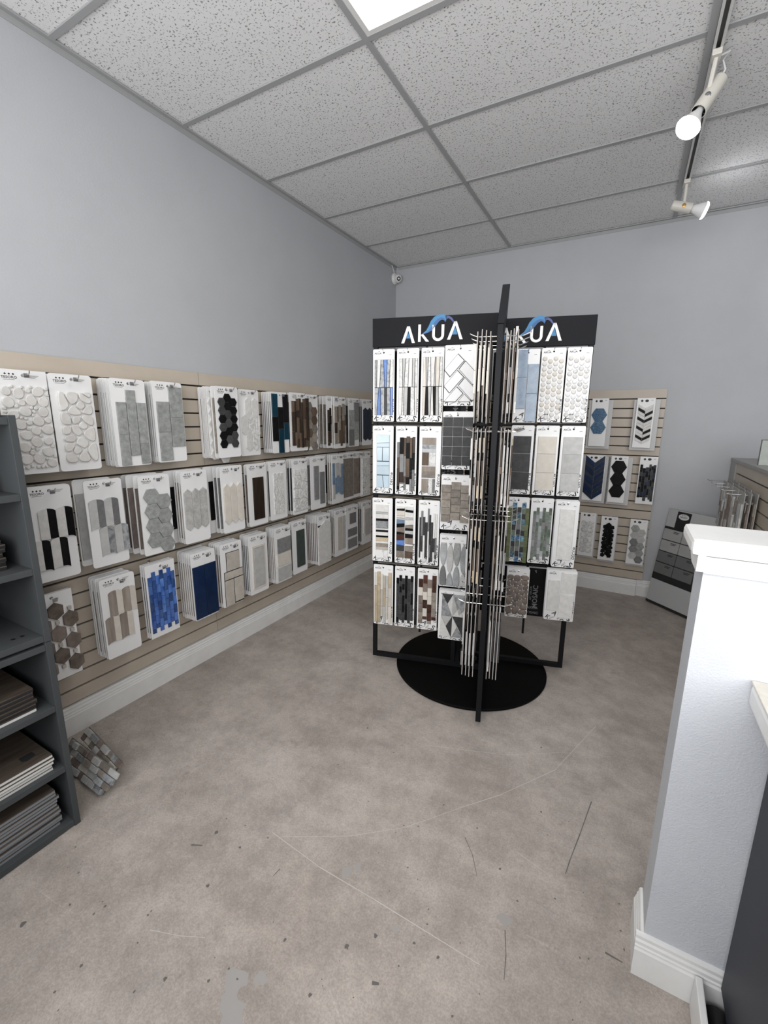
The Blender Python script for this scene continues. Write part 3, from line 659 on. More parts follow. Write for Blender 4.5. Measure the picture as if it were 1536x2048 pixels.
# id: (pixel x,y of the front card's top-left corner, front offset from wall, back offset, cards in stack, tiles, short description)
def u(f): return -w2+f*TW          # fraction across the card
def v(f): return f*TH              # fraction up the card
SM = ['tile_taupe', 'tile_mid_grey', 'tile_dark_grey', 'tile_stone_brown', 'tile_taupe']
st('tile_stone_brown', (0.16, 0.13, 0.115), (0.20, 0.165, 0.15))
m_stone2 = st('tile_umber_stone', (0.10, 0.078, 0.064), (0.17, 0.14, 0.12), 0.5, 30, vary=0.2)
STK = {
 'T1': ((-14, 738.5), .115, .05, 3, P_rounds(u(.02), u(.99), v(.05), v(.86), 60, .006, .0205, m_pebl, 3), 'round white pebbles', 'near', 0),
 'T2': ((93, 744.6), .115, .055, 3, P_pebbles(u(.13), u(.93), v(.08), v(.83), 21, m_pebl, 11), 'large white pebbles', '', 0),
 'T3': ((215, 757), .125, .03, 9, P_cols([(u(.11), u(.39), [v(.74), v(.37), v(.01)], [m_cgrey]), (u(.40), u(.68), [v(.88), v(.12)], [m_cgrey]), (u(.69), u(.965), [v(.74), v(.26), v(.015)], [m_cgrey])]), 'three columns of grey concrete brick tile', '', 0),
 'T4': ((301, 763), .115, .055, 5, P_cols([(u(.08), u(.50), [v(.76), v(.38), v(.02)], [m_cgrey]), (u(.51), u(.97), [v(.945), v(.56), v(.19)], [m_cgrey])]), 'two columns of grey concrete brick tile', '', 0),
 'T5': ((411, 779), .100, .03, 7, P_hex([(u(.2), v(.78), 6), (u(.62), v(.72), 6)], .034, [m_white], t=.008), 'raised white hexagon tiles', '', 0),
 'T6': ((428, 782), .152, .138, 2, P_hex([(u(.25), v(.785), 6), (u(.5), v(.845), 6), (u(.75), v(.785), 6)], .0275, [m_black, m_black, m_dgrey, m_char], 5), 'black and charcoal hexagon tiles', '', 0),
 'T6b': ((474, 783), .119, .119, 1, [(clip(p, u(.01), u(.985), 0, TH), m, t, c, q) for p, m, t, c, q in P_picket([u(.42), u(.76)], .054, v(.56), v(.88), [m_white], .008)+P_picket([u(.25), u(.59), u(.93)], .054, v(.31), v(.63), [m_white, m_marble, m_marble], .008)+P_picket([u(.42), u(.76)], .054, v(.07), v(.38), [m_white, m_marble], .008)], 'white marble elongated hexagon tiles', '', 0),
 'T7': ((540, 787), .125, .045, 6, P_cols([(u(.03), u(.35), [v(.97), v(.60), v(.20)], [m_teal, m_black]), (u(.35), u(.66), [v(.76), v(.40), v(.0)], [m_black, m_teal]), (u(.66), u(.97), [v(.97), v(.50), v(.22)], [m_black, m_teal])], gap=.0006), 'teal and black glass bricks', '', 0),
 'T8': ((577, 789.5), .14, .11, 2, P_strips(u(.04), u(1.14), v(.04), v(.92), 7, [m_brown, m_brown, m_walnut], 4, .05, .16), 'dark brown vertical strip mosaic', '', .192),
 'T9': ((606, 793), .115, .07, 3, P_hex([(u(.34), v(.79), 5), (u(.70), v(.70), 5), (u(.02+.05), v(.70), 5)], .0375, [m_taupe, m_walnut], 2), 'brown stone hexagons', '', 0),
 'T10': ((651, 794), .12, .05, 3, P_strips(u(.08), u(.95), v(.04), v(.80), 6, [m_brown, m_black], 9, .05, .14), 'blackish brown narrow strips', '', 0),
 'T11': ((666, 795), .15, .13, 2, P_strips(u(.05), u(.97), v(.04), v(.88), 6, [m_walnut, m_taupe, m_brown], 15, .05, .14), 'ragged walnut brown strips', '', 0),
 'T12': ((695.6, 796), .13, .08, 3, P_cols([(u(.04), u(.5), [v(.76), v(.36), v(.02)], [m_cgrey, m_mgrey]), (u(.5), u(.97), [v(.92), v(.52), v(.14)], [m_mgrey, m_cgrey])]), 'two offset columns of dark grey brick tile', '', 0),
 'T13': ((723.6, 799), .12, .08, 3, P_picket([u(.30), u(.74)], .070, v(.10), v(.82), [m_ink]), 'dark navy picket tiles', '', 0),
 'M1': ((44, 980), .125, .10, 3, P_scallop(u(.20), v(.735), .066, .128, 2, m_white, m_black)[:4]+[(([(x-.035, z) for x, z in p]), m, t, c, s) for p, m, t, c, s in P_scallop(u(.20)-.033+.033, v(.735)-.128, .066, .128, 1, m_white, m_black)], 'black and white scalloped feather tiles', '', 0),
 'M2': ((163, 960), .13, .06, 2, P_scallop(u(.06), v(.75), .066, .13, 1, m_lgrey, m_mgrey)+[([(x+.033, z) for x, z in p], m, t, c, s) for p, m, t, c, s in P_scallop(u(.06), v(.75)-.13, .066, .13, 1, m_lgrey, m_marbg)], 'light and dark grey scalloped feather tiles', '', 0),
 'M3': ((272, 951), .15, .03, 4, P_hex([(u(.36), v(.74), 4), (u(.745), v(.66), 4)], .0435, [m_cgrey], 3, .009), 'big grey cement hexagons', '', 0),
 'M4': ((358, 943.4), .135, .08, 4, P_picket([u(.20), u(.5), u(.80)], .050, v(.18), v(.76), [m_greige], .007), 'grey stone picket tiles', '', 0),
 'M5': ((438.6, 935.6), .14, .05, 4, P_picket([u(.21), u(.51), u(.81)], .050, v(.13), v(.75), [m_cream], .010, .026), 'cream picket tiles', '', 0),
 'M6': ((492, 929), .135, .11, 2, [(R(u(.25), u(.80), v(.10), v(.78)), m_brown, .007, .001, None)], 'one dark espresso brown plank tile', '', 0),
 'M7': ((536, 922), .14, .12, 2, P_strips(u(.22), u(.80), v(.09), v(.80), 9, [m_white, m_marble], 21, .007, .02, .006, .006), 'a fine white basketweave mosaic', '', 0),
 'M8': ((582, 915), .14, .09, 3, [(R(u(.055), u(.965), v(.063), v(.817)), m_cgrey, .004, 0, None)]+P_pebbles(u(.05), u(.97), v(.06), v(.82), 15, m_marble, 31, .0012, 0, .009, None, 1), 'cracked white marble pieces', '', 0),
 'M9': ((619, 913), .14, .10, 2, P_cols([(u(.16), u(.52), [v(.83), v(.18)], [m_mgrey]), (u(.60), u(.96), [v(.70), v(.08)], [m_mgrey])]), 'two offset smoky grey strips', '', .19),
 'M10': ((662, 909), .14, .10, 3, P_strips(u(.05), u(.95), v(.10), v(.88), 5, [m_denim, m_lgrey, m_denim, m_mgrey], 7, .10, .25, .05), 'blue and grey glass strips', '', 0),
 'M11': ((684, 906.5), .125, .09, 2, [(R(u(.08), u(.95), v(.06), v(.88)), m_taupe, .006, .001, None)], 'one plain taupe tile', '', 0),
 'M12': ((704, 905), .12, .05, 5, [(R(u(.1), u(.9), v(.08), v(.86)), m_stone, .006, .001, None)], 'a plain brown tile', '', 0),
 'M13': ((720.5, 902.6), .14, .11, 2, P_pebbles(u(.1), u(.94), v(.04), v(.86), 16, m_marble, 44, .0012, 0, .008, None, 1), 'shattered grey veined marble chips', '', 0),
 'B1': ((72, 1179), .105, .085, 2, [([(cx+.032*math.cos(PI/2+PI/3*i)*1.06, cz+.040*math.sin(PI/2+PI/3*i)) for i in range(6)], mm, .009, .0015, None) for k_, (cx, cz, mm) in enumerate([(u(.25), .265, m_stone), (u(.25), .160, m_stone2), (u(.25), .058, m_stone), (u(.565), .322, m_stone2), (u(.565), .215, m_stone), (u(.565), .110, m_stone2), (u(.88), .268, m_stone2), (u(.88), .163, m_stone), (u(.88), .058, m_stone2)])], 'brown stone hexagons with small squares', '', 0),
 'B2': ((194, 1153), .13, .045, 6, P_scallop(u(.20), v(.80), .066, .125, 1, m_bark, m_cream)+[([(x-.026, z) for x, z in p], m, t, c, s) for p, m, t, c, s in P_scallop(u(.20), v(.80)-.125, .066, .125, 1, m_bark, m_cream)], 'wood grain and cream scalloped feather tiles', '', 0),
 'B3': ((286, 1124), .12, .085, 3, P_bond(u(.05), u(.96), v(.07), v(.90), 7, .048, [m_bluegl], 5), 'cobalt blue glass bricks', '', 0),
 'B4': ((379, 1108), .14, .03, 7, P_cols([(u(.03), u(.495), [v(.80), v(.02)], [m_navy]), (u(.505), u(.98), [v(.80), v(.02)], [m_navy])]), 'two tall navy blue tiles', '', 0),
 'B5': ((437, 1085.5), .135, .04, 6, [(R(u(.24), u(.86), v(.43), v(.855)), m_grout, .003, 0, None), (R(u(.115), u(.985), v(.012), v(.555)), m_grout, .0031, 0, None)]+P_cols([(u(.25), u(.86), [v(.85), v(.56)], [m_beige]), (u(.12), u(.98), [v(.55), v(.43)], [m_beige]), (u(.12), u(.53), [v(.42), v(.01)], [m_beige]), (u(.55), u(.99), [v(.42), v(.03)], [m_beige])], .006), 'pale beige blocks in a pinwheel layout', '', 0),
 'B6': ((494, 1069.5), .135, .06, 6, P_cols([(u(.22), u(.78), [v(.78), v(.12)], [m_lgrey])], .009)+P_cols([(u(.15), u(.22), [v(.82), v(.08)], [m_cream]), (u(.78), u(.85), [v(.82), v(.08)], [m_cream])], .006)+P_cols([(u(.22), u(.78), [v(.82), v(.78)], [m_cream]), (u(.22), u(.78), [v(.12), v(.08)], [m_cream])], .006), 'a framed pale grey panel tile', '', 0),
 'B7': ((547, 1055), .135, .06, 6, P_cols([(u(.14), u(.97), [v(.80), v(.535)], [m_mgrey]), (u(.10), u(.97), [v(.525), v(.30)], [m_cream]), (u(.10), u(.97), [v(.275), v(.03)], [m_lgrey])], .007), 'grey, cream and pale square tiles stacked in three', '', 0),
 'B8': ((582, 1041), .125, .10, 2, [(R(u(.28), u(.82), v(.12), v(.82)), m_deepg, .007, .001, None)], 'one dark green plank tile', '', 0),
 'B9': ((633.7, 1032), .15, .03, 8, [(R(u(.005), u(.985), v(.002), v(.80)), m_grout, .003, 0, None)]+[(clip(P, u(.0), u(.99), v(.0), v(.87)), m_white, .007, .001, None) for P in (ngon(u(.62), v(.63), .105, 6, PI/2), ngon(u(.62)-.0915, v(.63)-.158, .105, 6, PI/2), ngon(u(.62)+.0915, v(.63)-.158, .105, 6, PI/2), ngon(u(.62)-.183, v(.63), .105, 6, PI/2), ngon(u(.62), v(.63)-.316, .105, 6, PI/2), ngon(u(.62)+.183, v(.63), .105, 6, PI/2)) if clip(P, u(.0), u(.99), v(.0), v(.87))], 'very large white hexagon tiles', '', 0),
 'B10': ((668, 1024), .13, .06, 5, P_cols([(u(.22), u(.66), [v(.84), v(.12)], [m_beige]), (u(.66), u(.94), [v(.84), v(.12)], [m_lgrey])], .006), 'beige and grey side by side planks', '', 0),
 'B11': ((691, 1012), .135, .10, 3, P_cols([(u(.24), u(.84), [v(.84), v(.60)], [m_mgrey]), (u(.06), u(.95), [v(.50), v(.32)], [m_mgrey]), (u(.06), u(.95), [v(.27), v(.06)], [m_mgrey])], .006), 'three dark grey blocks', '', .195),
 'B12': ((722.6, 1004), .13, .09, 3, P_cols([(u(.30), u(.90), [v(.82), v(.20)], [m_lgrey]), (u(.18), u(.30), [v(.88), v(.26)], [m_cream])], .007), 'pale grey nested plank tiles', '', 0),
}
rdm = random.Random(5)
ORD = ['first', 'second', 'third', 'fourth', 'fifth', 'sixth', 'seventh', 'eighth', 'ninth', 'tenth', 'eleventh', 'twelfth']
ROWN = {'T': 'top row', 'M': 'middle row', 'B': 'bottom row'}
small = {'M7'}
for k, ((px, py), xf, xb, n, tiles, desc, nb, wid) in STK.items():
    row = k[0]; zt = ZT[row]+rdm.uniform(-.003, .003); cw = wid or TW
    y0 = unproj((px, py), 0, xf)[1]; yc = y0+cw/2
    tilt = rdm.uniform(-.006, .006)
    if k == 'B1': yc = unproj((151, 1246), 0, xf)[1]-cw/2
    hole = (HOLE[0], HOLE[1], HOLE[2])
    wallrow = '%s of the left wall' % ROWN[row]
    if k == 'B1':   # little squares between the hexagons
        for xq, zq in ((u(.565), .2685), (u(.565), .1625), (u(.25), .2125), (u(.25), .109), (u(.88), .2155), (u(.88), .1105), (u(.565), .058), (u(.88), .32)):
            tiles = tiles+[(R(xq-.0075, xq+.0075, zq-.0075, zq+.0075), m_beige, .010, .001, None)]
    card('white card of %s, %s' % (desc, ROWN[row]), (xf, yc, zt-TH), RZ, cw, TH, 0.0 if k in ('T1', 'B1', 'B3') else 0.012, tiles, None if k in ('B1', 'B3') else logo_tesoro(), hole, 'front sample cards on the left wall', join=(k in small), tilt=tilt, tname='stone' if k in ('T1', 'T2') else 'tile')
    slm = rdm.choice(SM) if k not in ('T3', 'T4') else 'tile_concrete_grey'
    if k == 'B9': slm = 'tile_stone_brown'
    if k == 'M2': slm = 'tile_light_grey'
    for i in range(n-1):
        x = xb+(xf-xb)*i/max(1, n-1); gapx = (xf-xb)/max(1, n-1)
        slab = (slm, -cw*0.47, cw*0.44, 0.03, TH*0.84, round(min(0.006, gapx-TB-0.001), 4)) if gapx > 0.0075 else None
        dy = rdm.uniform(-.0015, .0015)
        if k in ('M2', 'M3', 'T6') and i < 2: dy = -0.012+rdm.uniform(-.004, .002)
        backcard('%s card behind the %s' % (ORD[n-2-i], desc), (x, yc+dy, zt-TH+rdm.uniform(-.003, .003)), RZ, cw, TH, 0.0 if k in ('T1', 'B1', 'B3') else 0.012, hole, 'cards behind the %s' % desc, slab, tilt+rdm.uniform(-.004, .004))
    hook('chrome wire hook holding the card with %s' % desc, (0.0215, yc+HOLE[0], zt-TH+HOLE[1]), RZ, xf-0.0215+0.062, 'wire hooks on the left wall')
# a black tile card peeping out behind two middle-row cards
for px, py, xf, nm in ((324, 948, .06, 'large grey cement hexagon card'), (404, 940, .06, 'grey stone picket card'), (628, 903, .05, 'smoky grey strip card'), (652, 905, .05, 'blue glass strip card')):
    y0 = unproj((px, py), 0, xf)[1]
    card('white sample card with a black tile half hidden behind the %s' % nm, (xf, y0+w2, ZT['M']-TH), RZ, TW, TH, .012, [(R(u(.2), u(.9), v(.2), v(.78)), m_black, .007, .001, None)], None, HOLE, 'front sample cards on the left wall')

# =================================================================== BACK WALL CARDS (plain square-cornered boards)
BW, BH = 0.125, 0.39
def bx_(f): return -BW/2+f*BW
YC = YB-0.0215
BK = [
 ('two blue glitter hexagons', 1.918, 1.676, .085, 2, P_hex([(0, BH*.66, 2)], .060, [m_glit], t=.008), .02),
 ('white chevrons with black stripes', 2.246, 1.674, .085, 2, P_chev(0, -.050, .052, BH*.80, 12, .0235, .030, [(m_white, m_white), (m_black, m_white), (m_white, m_black), (m_white, m_white), (m_black, m_black), (m_white, m_white)]), .026),
 ('glossy navy chevrons', 1.908, 1.210, .085, 2, P_chev(0, -.074, .074, BH*.84, 8, .040, .062, [(m_navy, m_ink), (m_ink, m_navy)], .009), .024),
 ('three large black hexagons', 2.108, 1.210, .085, 2, P_hex([(0, BH*.77, 3)], .059, [m_black], t=.009), .02),
 ('dark charcoal vertical strip mosaic', 2.317, 1.213, .060, 1, P_strips(-.056, .056, .02, BH*.86, 6, [m_dgrey, m_ink, m_black], 12, .02, .05, .04), 0),
 ('black irregular glass pieces', 2.083, .690, .060, 2, [(ngon(-.026+.026*c+rq.uniform(-.003, .003), .045+r*.036+(.018 if c % 2 else 0), rq.uniform(.019, .023), 5, rq.uniform(0, 6)), m_black, .010, .001, None) for rq in [random.Random(4)] for c in range(3) for r in range(8)], .008),
 ('overlapping grey hexagons', 2.304, .688, .060, 2, P_hex([(-.022, BH*.80, 5), (.026, BH*.715, 5)], .034, [m_lgrey, m_mgrey, m_cgrey], 6, .007), .006),
 ('grey marble pebbles half hidden by the rack', 1.915, .705, .060, 2, P_pebbles(-.05, .05, .03, BH*.82, 14, m_marble, 9, .002, 1, .008, None, 2), .008),
]
for desc, x0, zt, off, n, tiles, dx in BK:
    cw = .158 if 'navy' in desc else BW
    card('square-cornered card of %s on the back wall' % desc, (x0+cw/2, YC-off, zt-BH), 0, cw, BH, 0, tiles, logo_diamond(BW, BH), (BW*.03, BH-.022, .006), 'front sample cards on the back wall')
    for i in range(n-1):
        backcard('larger grey sample card behind the %s' % desc, (x0+cw/2+dx*0.3, YC-off+.028, zt-BH-.022), 0, cw+.055 if dx > .01 else cw+.01, BH+.01, 0, (BW*.03-dx*.3, BH, .006), 'backing cards on the back wall', None, 0, mat('card_pale_grey', (0.55, 0.55, 0.55), .45))
    hook('short black hook holding the card with %s' % desc, (x0+cw/2+BW*.03, YC, zt-.022), 0, off+.02, 'hooks on the back wall', m=steel, lip=.008)

# =================================================================== BLACK SPINNER RACK
RC = (1.4965, 2.4293); TH0 = math.radians(14.7); PH = 0.074; ZTOP = 2.025; HB = 1.878
RW = (0.600, 0.562, 0.547, 0.562)      # wing lengths: left, towards the camera, right, behind
blk = mat('rack_black_powder_coat', (0.007, 0.0075, 0.009), 0.5, bump=0.03, bscale=400, spec=0.18)
blk2 = mat('rack_header_board', (0.009, 0.0095, 0.012), 0.5, spec=0.12)
basem = mat('rack_base_black', (0.003, 0.003, 0.003), 0.6, spec=0.08)
rack = link('display_rack', None, None, (RC[0], RC[1], 0), TH0, label='tall black four-winged spinner rack hung with mosaic sample cards on a round base', category='display rack')
b = MB(); b.lathe([(0, 0.0), (0.447, 0.0), (0.452, 0.004), (0.452, 0.012), (0.447, 0.016), (0, 0.018)], 96); build('base', b, basem, rack)
b = MB(); b.lathe([(0, 0.018), (0.045, 0.018), (0.045, 0.05), (0.028, 0.055), (0.028, ZTOP-0.03), (0, ZTOP-0.03)], 24); build('column', b, blk, rack)
logo_white = mat('header_letter_white', (0.85, 0.85, 0.85), 0.4); logo_blue = mat('header_wave_blue', (0.010, 0.085, 0.26), 0.4)
logo_cyan = mat('header_wave_light', (0.018, 0.17, 0.37), 0.4); logo_indigo = mat('header_wave_indigo', (0.035, 0.055, 0.20), 0.4)
SC = 0.326/375.0
def header_logo(par, x_right, y, sgn=1):
    """letters from outlines in header units; the mark is 375 units wide; x_right = its right end in the wing frame"""
    def P(pts): return [(x_right+(px-630)*SC*sgn, 1.893+(430-pz)*SC) for px, pz in pts]
    def pc(name, polys, m):
        bb = MB()
        for p in polys: bb.prism(P(p), y, y-0.0015)
        build(name, bb, m, par)
    pc('letter', [[(255, 430), (291, 332), (307, 332), (273, 430)], [(291, 332), (307, 332), (340, 430), (322, 430)]], logo_white)
    pc('letter_fill', [[(284, 403), (297, 368), (311, 403)]], logo_cyan)
    pc('letter', [[(360, 425), (360, 325), (376, 325), (376, 425)], [(376, 385), (390, 380), (428, 425), (408, 425)]], logo_white)
    th = [math.radians(180+180*i/10) for i in range(11)]
    pc('letter', [[(446, 330), (462, 330), (462, 392), (446, 392)], [(502, 330), (518, 330), (518, 392), (502, 392)],
                  [(482+36*math.cos(a), 390-34*math.sin(a)) for a in th[:6]]+[(482+20*math.cos(a), 390-19*math.sin(a)) for a in th[:6]][::-1],
                  [(482+36*math.cos(a), 390-34*math.sin(a)) for a in th[5:]]+[(482+20*math.cos(a), 390-19*math.sin(a)) for a in th[5:]][::-1]], logo_white)
    pc('letter', [[(537, 418), (577, 316), (592, 316), (555, 418)], [(577, 316), (592, 316), (630, 418), (612, 418)]], logo_white)
    pc('letter_fill', [[(566, 390), (583, 345), (598, 390)]], logo_cyan)
    top = [(385, 379), (408, 362), (424, 335), (436, 308), (456, 285), (486, 273), (514, 274), (534, 284)]
    mid = [(398, 378), (424, 362), (442, 340), (458, 316), (476, 298), (496, 290), (514, 294), (527, 310)]
    bot = [(392, 381), (420, 374), (446, 360), (468, 334), (486, 312), (502, 303), (514, 306), (524, 318)]
    quads = lambda a, c: [[a[i], a[i+1], c[i+1], c[i]] for i in range(len(a)-1)]
    pc('wave', quads(top, mid), logo_cyan); pc('wave_dark_band', quads(mid, bot), logo_blue)  # logo wave in its own two print colours, pale blue over dark blue
    r1 = [(520, 280), (545, 284), (562, 294), (574, 312), (575, 328)]; r2 = [(526, 302), (540, 296), (552, 302), (562, 312), (575, 328)]
    pc('wave_tail', quads(r1, r2), logo_indigo)
FR = 0.0125
for wi in range(4):
    a = PI+wi*PI/2          # wing 0 left, 1 towards the camera, 2 right, 3 behind
    d = Vector((math.cos(a), math.sin(a), 0)); nn = Vector((-d.y, d.x, 0)); RR = RW[wi]
    def wbox(name, r0, r1, z0, z1, th, m, c=0.0, skew=0.0):
        bb = MB(); bb.box(r0, r1, -th, th, z0, z1, c=c)
        bb.v = [tuple(d*x+nn*(y+PH+skew*(z-z0))+Vector((0, 0, z))) for x, y, z in bb.v]; return build(name, bb, m, rack)
    wbox('outer_post', RR-2*FR, RR, 0.026, HB if wi == 1 else ZTOP-0.002, FR, blk, 0.002)
    wbox('bottom_rail', -PH+0.014, RR-2*FR, 0.026, 0.026+2*FR, FR, blk)
    for z in (1.462, 1.058, 0.650): wbox('cross_rail', -PH+0.014, RR-2*FR, z, z+0.014, 0.006, blk)
    wbox('inner_post', 0.088, 0.112, 0.05, HB, FR, blk)
    wbox('mid_upright', 0.30, 0.312, 0.22, HB, 0.006, blk)
    h = wbox('header_board', -PH+0.016, RR+0.004, HB, ZTOP, 0.0145, blk2, 0.002, skew=0.09 if wi == 1 else 0.0)
    if wi == 0: header_logo(h, -0.117, -PH-0.0148)
    if wi == 2: header_logo(h, 0.386, PH-0.0148)
# hooks of the rack, part of it
def rhook(x, z, off, L, lip=0.010):
    k = ('rh', round(L, 3), lip)
    if k not in _bm:
        bb = MB(); bb.tube([(0, 0, 0), (0, -L+0.03, 0.0), (0, -L, lip), (0, -L-0.004, lip+0.004)], 0.0022, 6); _bm[k] = bb.mesh('hook', chrome)
    return _bm[k]
def wing_loc(x, off, z):
    c, s_ = math.cos(TH0), math.sin(TH0); o2 = off+(PH if x < 0 else -PH); return (RC[0]+c*x+s_*o2, RC[1]+s_*x-c*o2, z)
AW, AH, KW, KH = 0.120, 0.383, 0.158, 0.305
aw, kw = AW/2, KW/2
def e(f): return -aw+f*AW
def g(f): return f*AH
def GR(x0, x1, z0, z1): return [(R(e(x0)+.0006, e(x1)-.0006, g(z0)+.0006, g(z1)-.0006), m_grout, .0035, 0, None)]
rb = random.Random(3)
pen = lambda seed, ms: [(ngon(-.042+c*.0272+(.0), AH*.86-i*.0262-(c % 2)*.0131, .0123, 12), ms[(i*5+c*3+seed) % len(ms)], .006, .001, 'dome') for c in range(4) for i in range(12)]
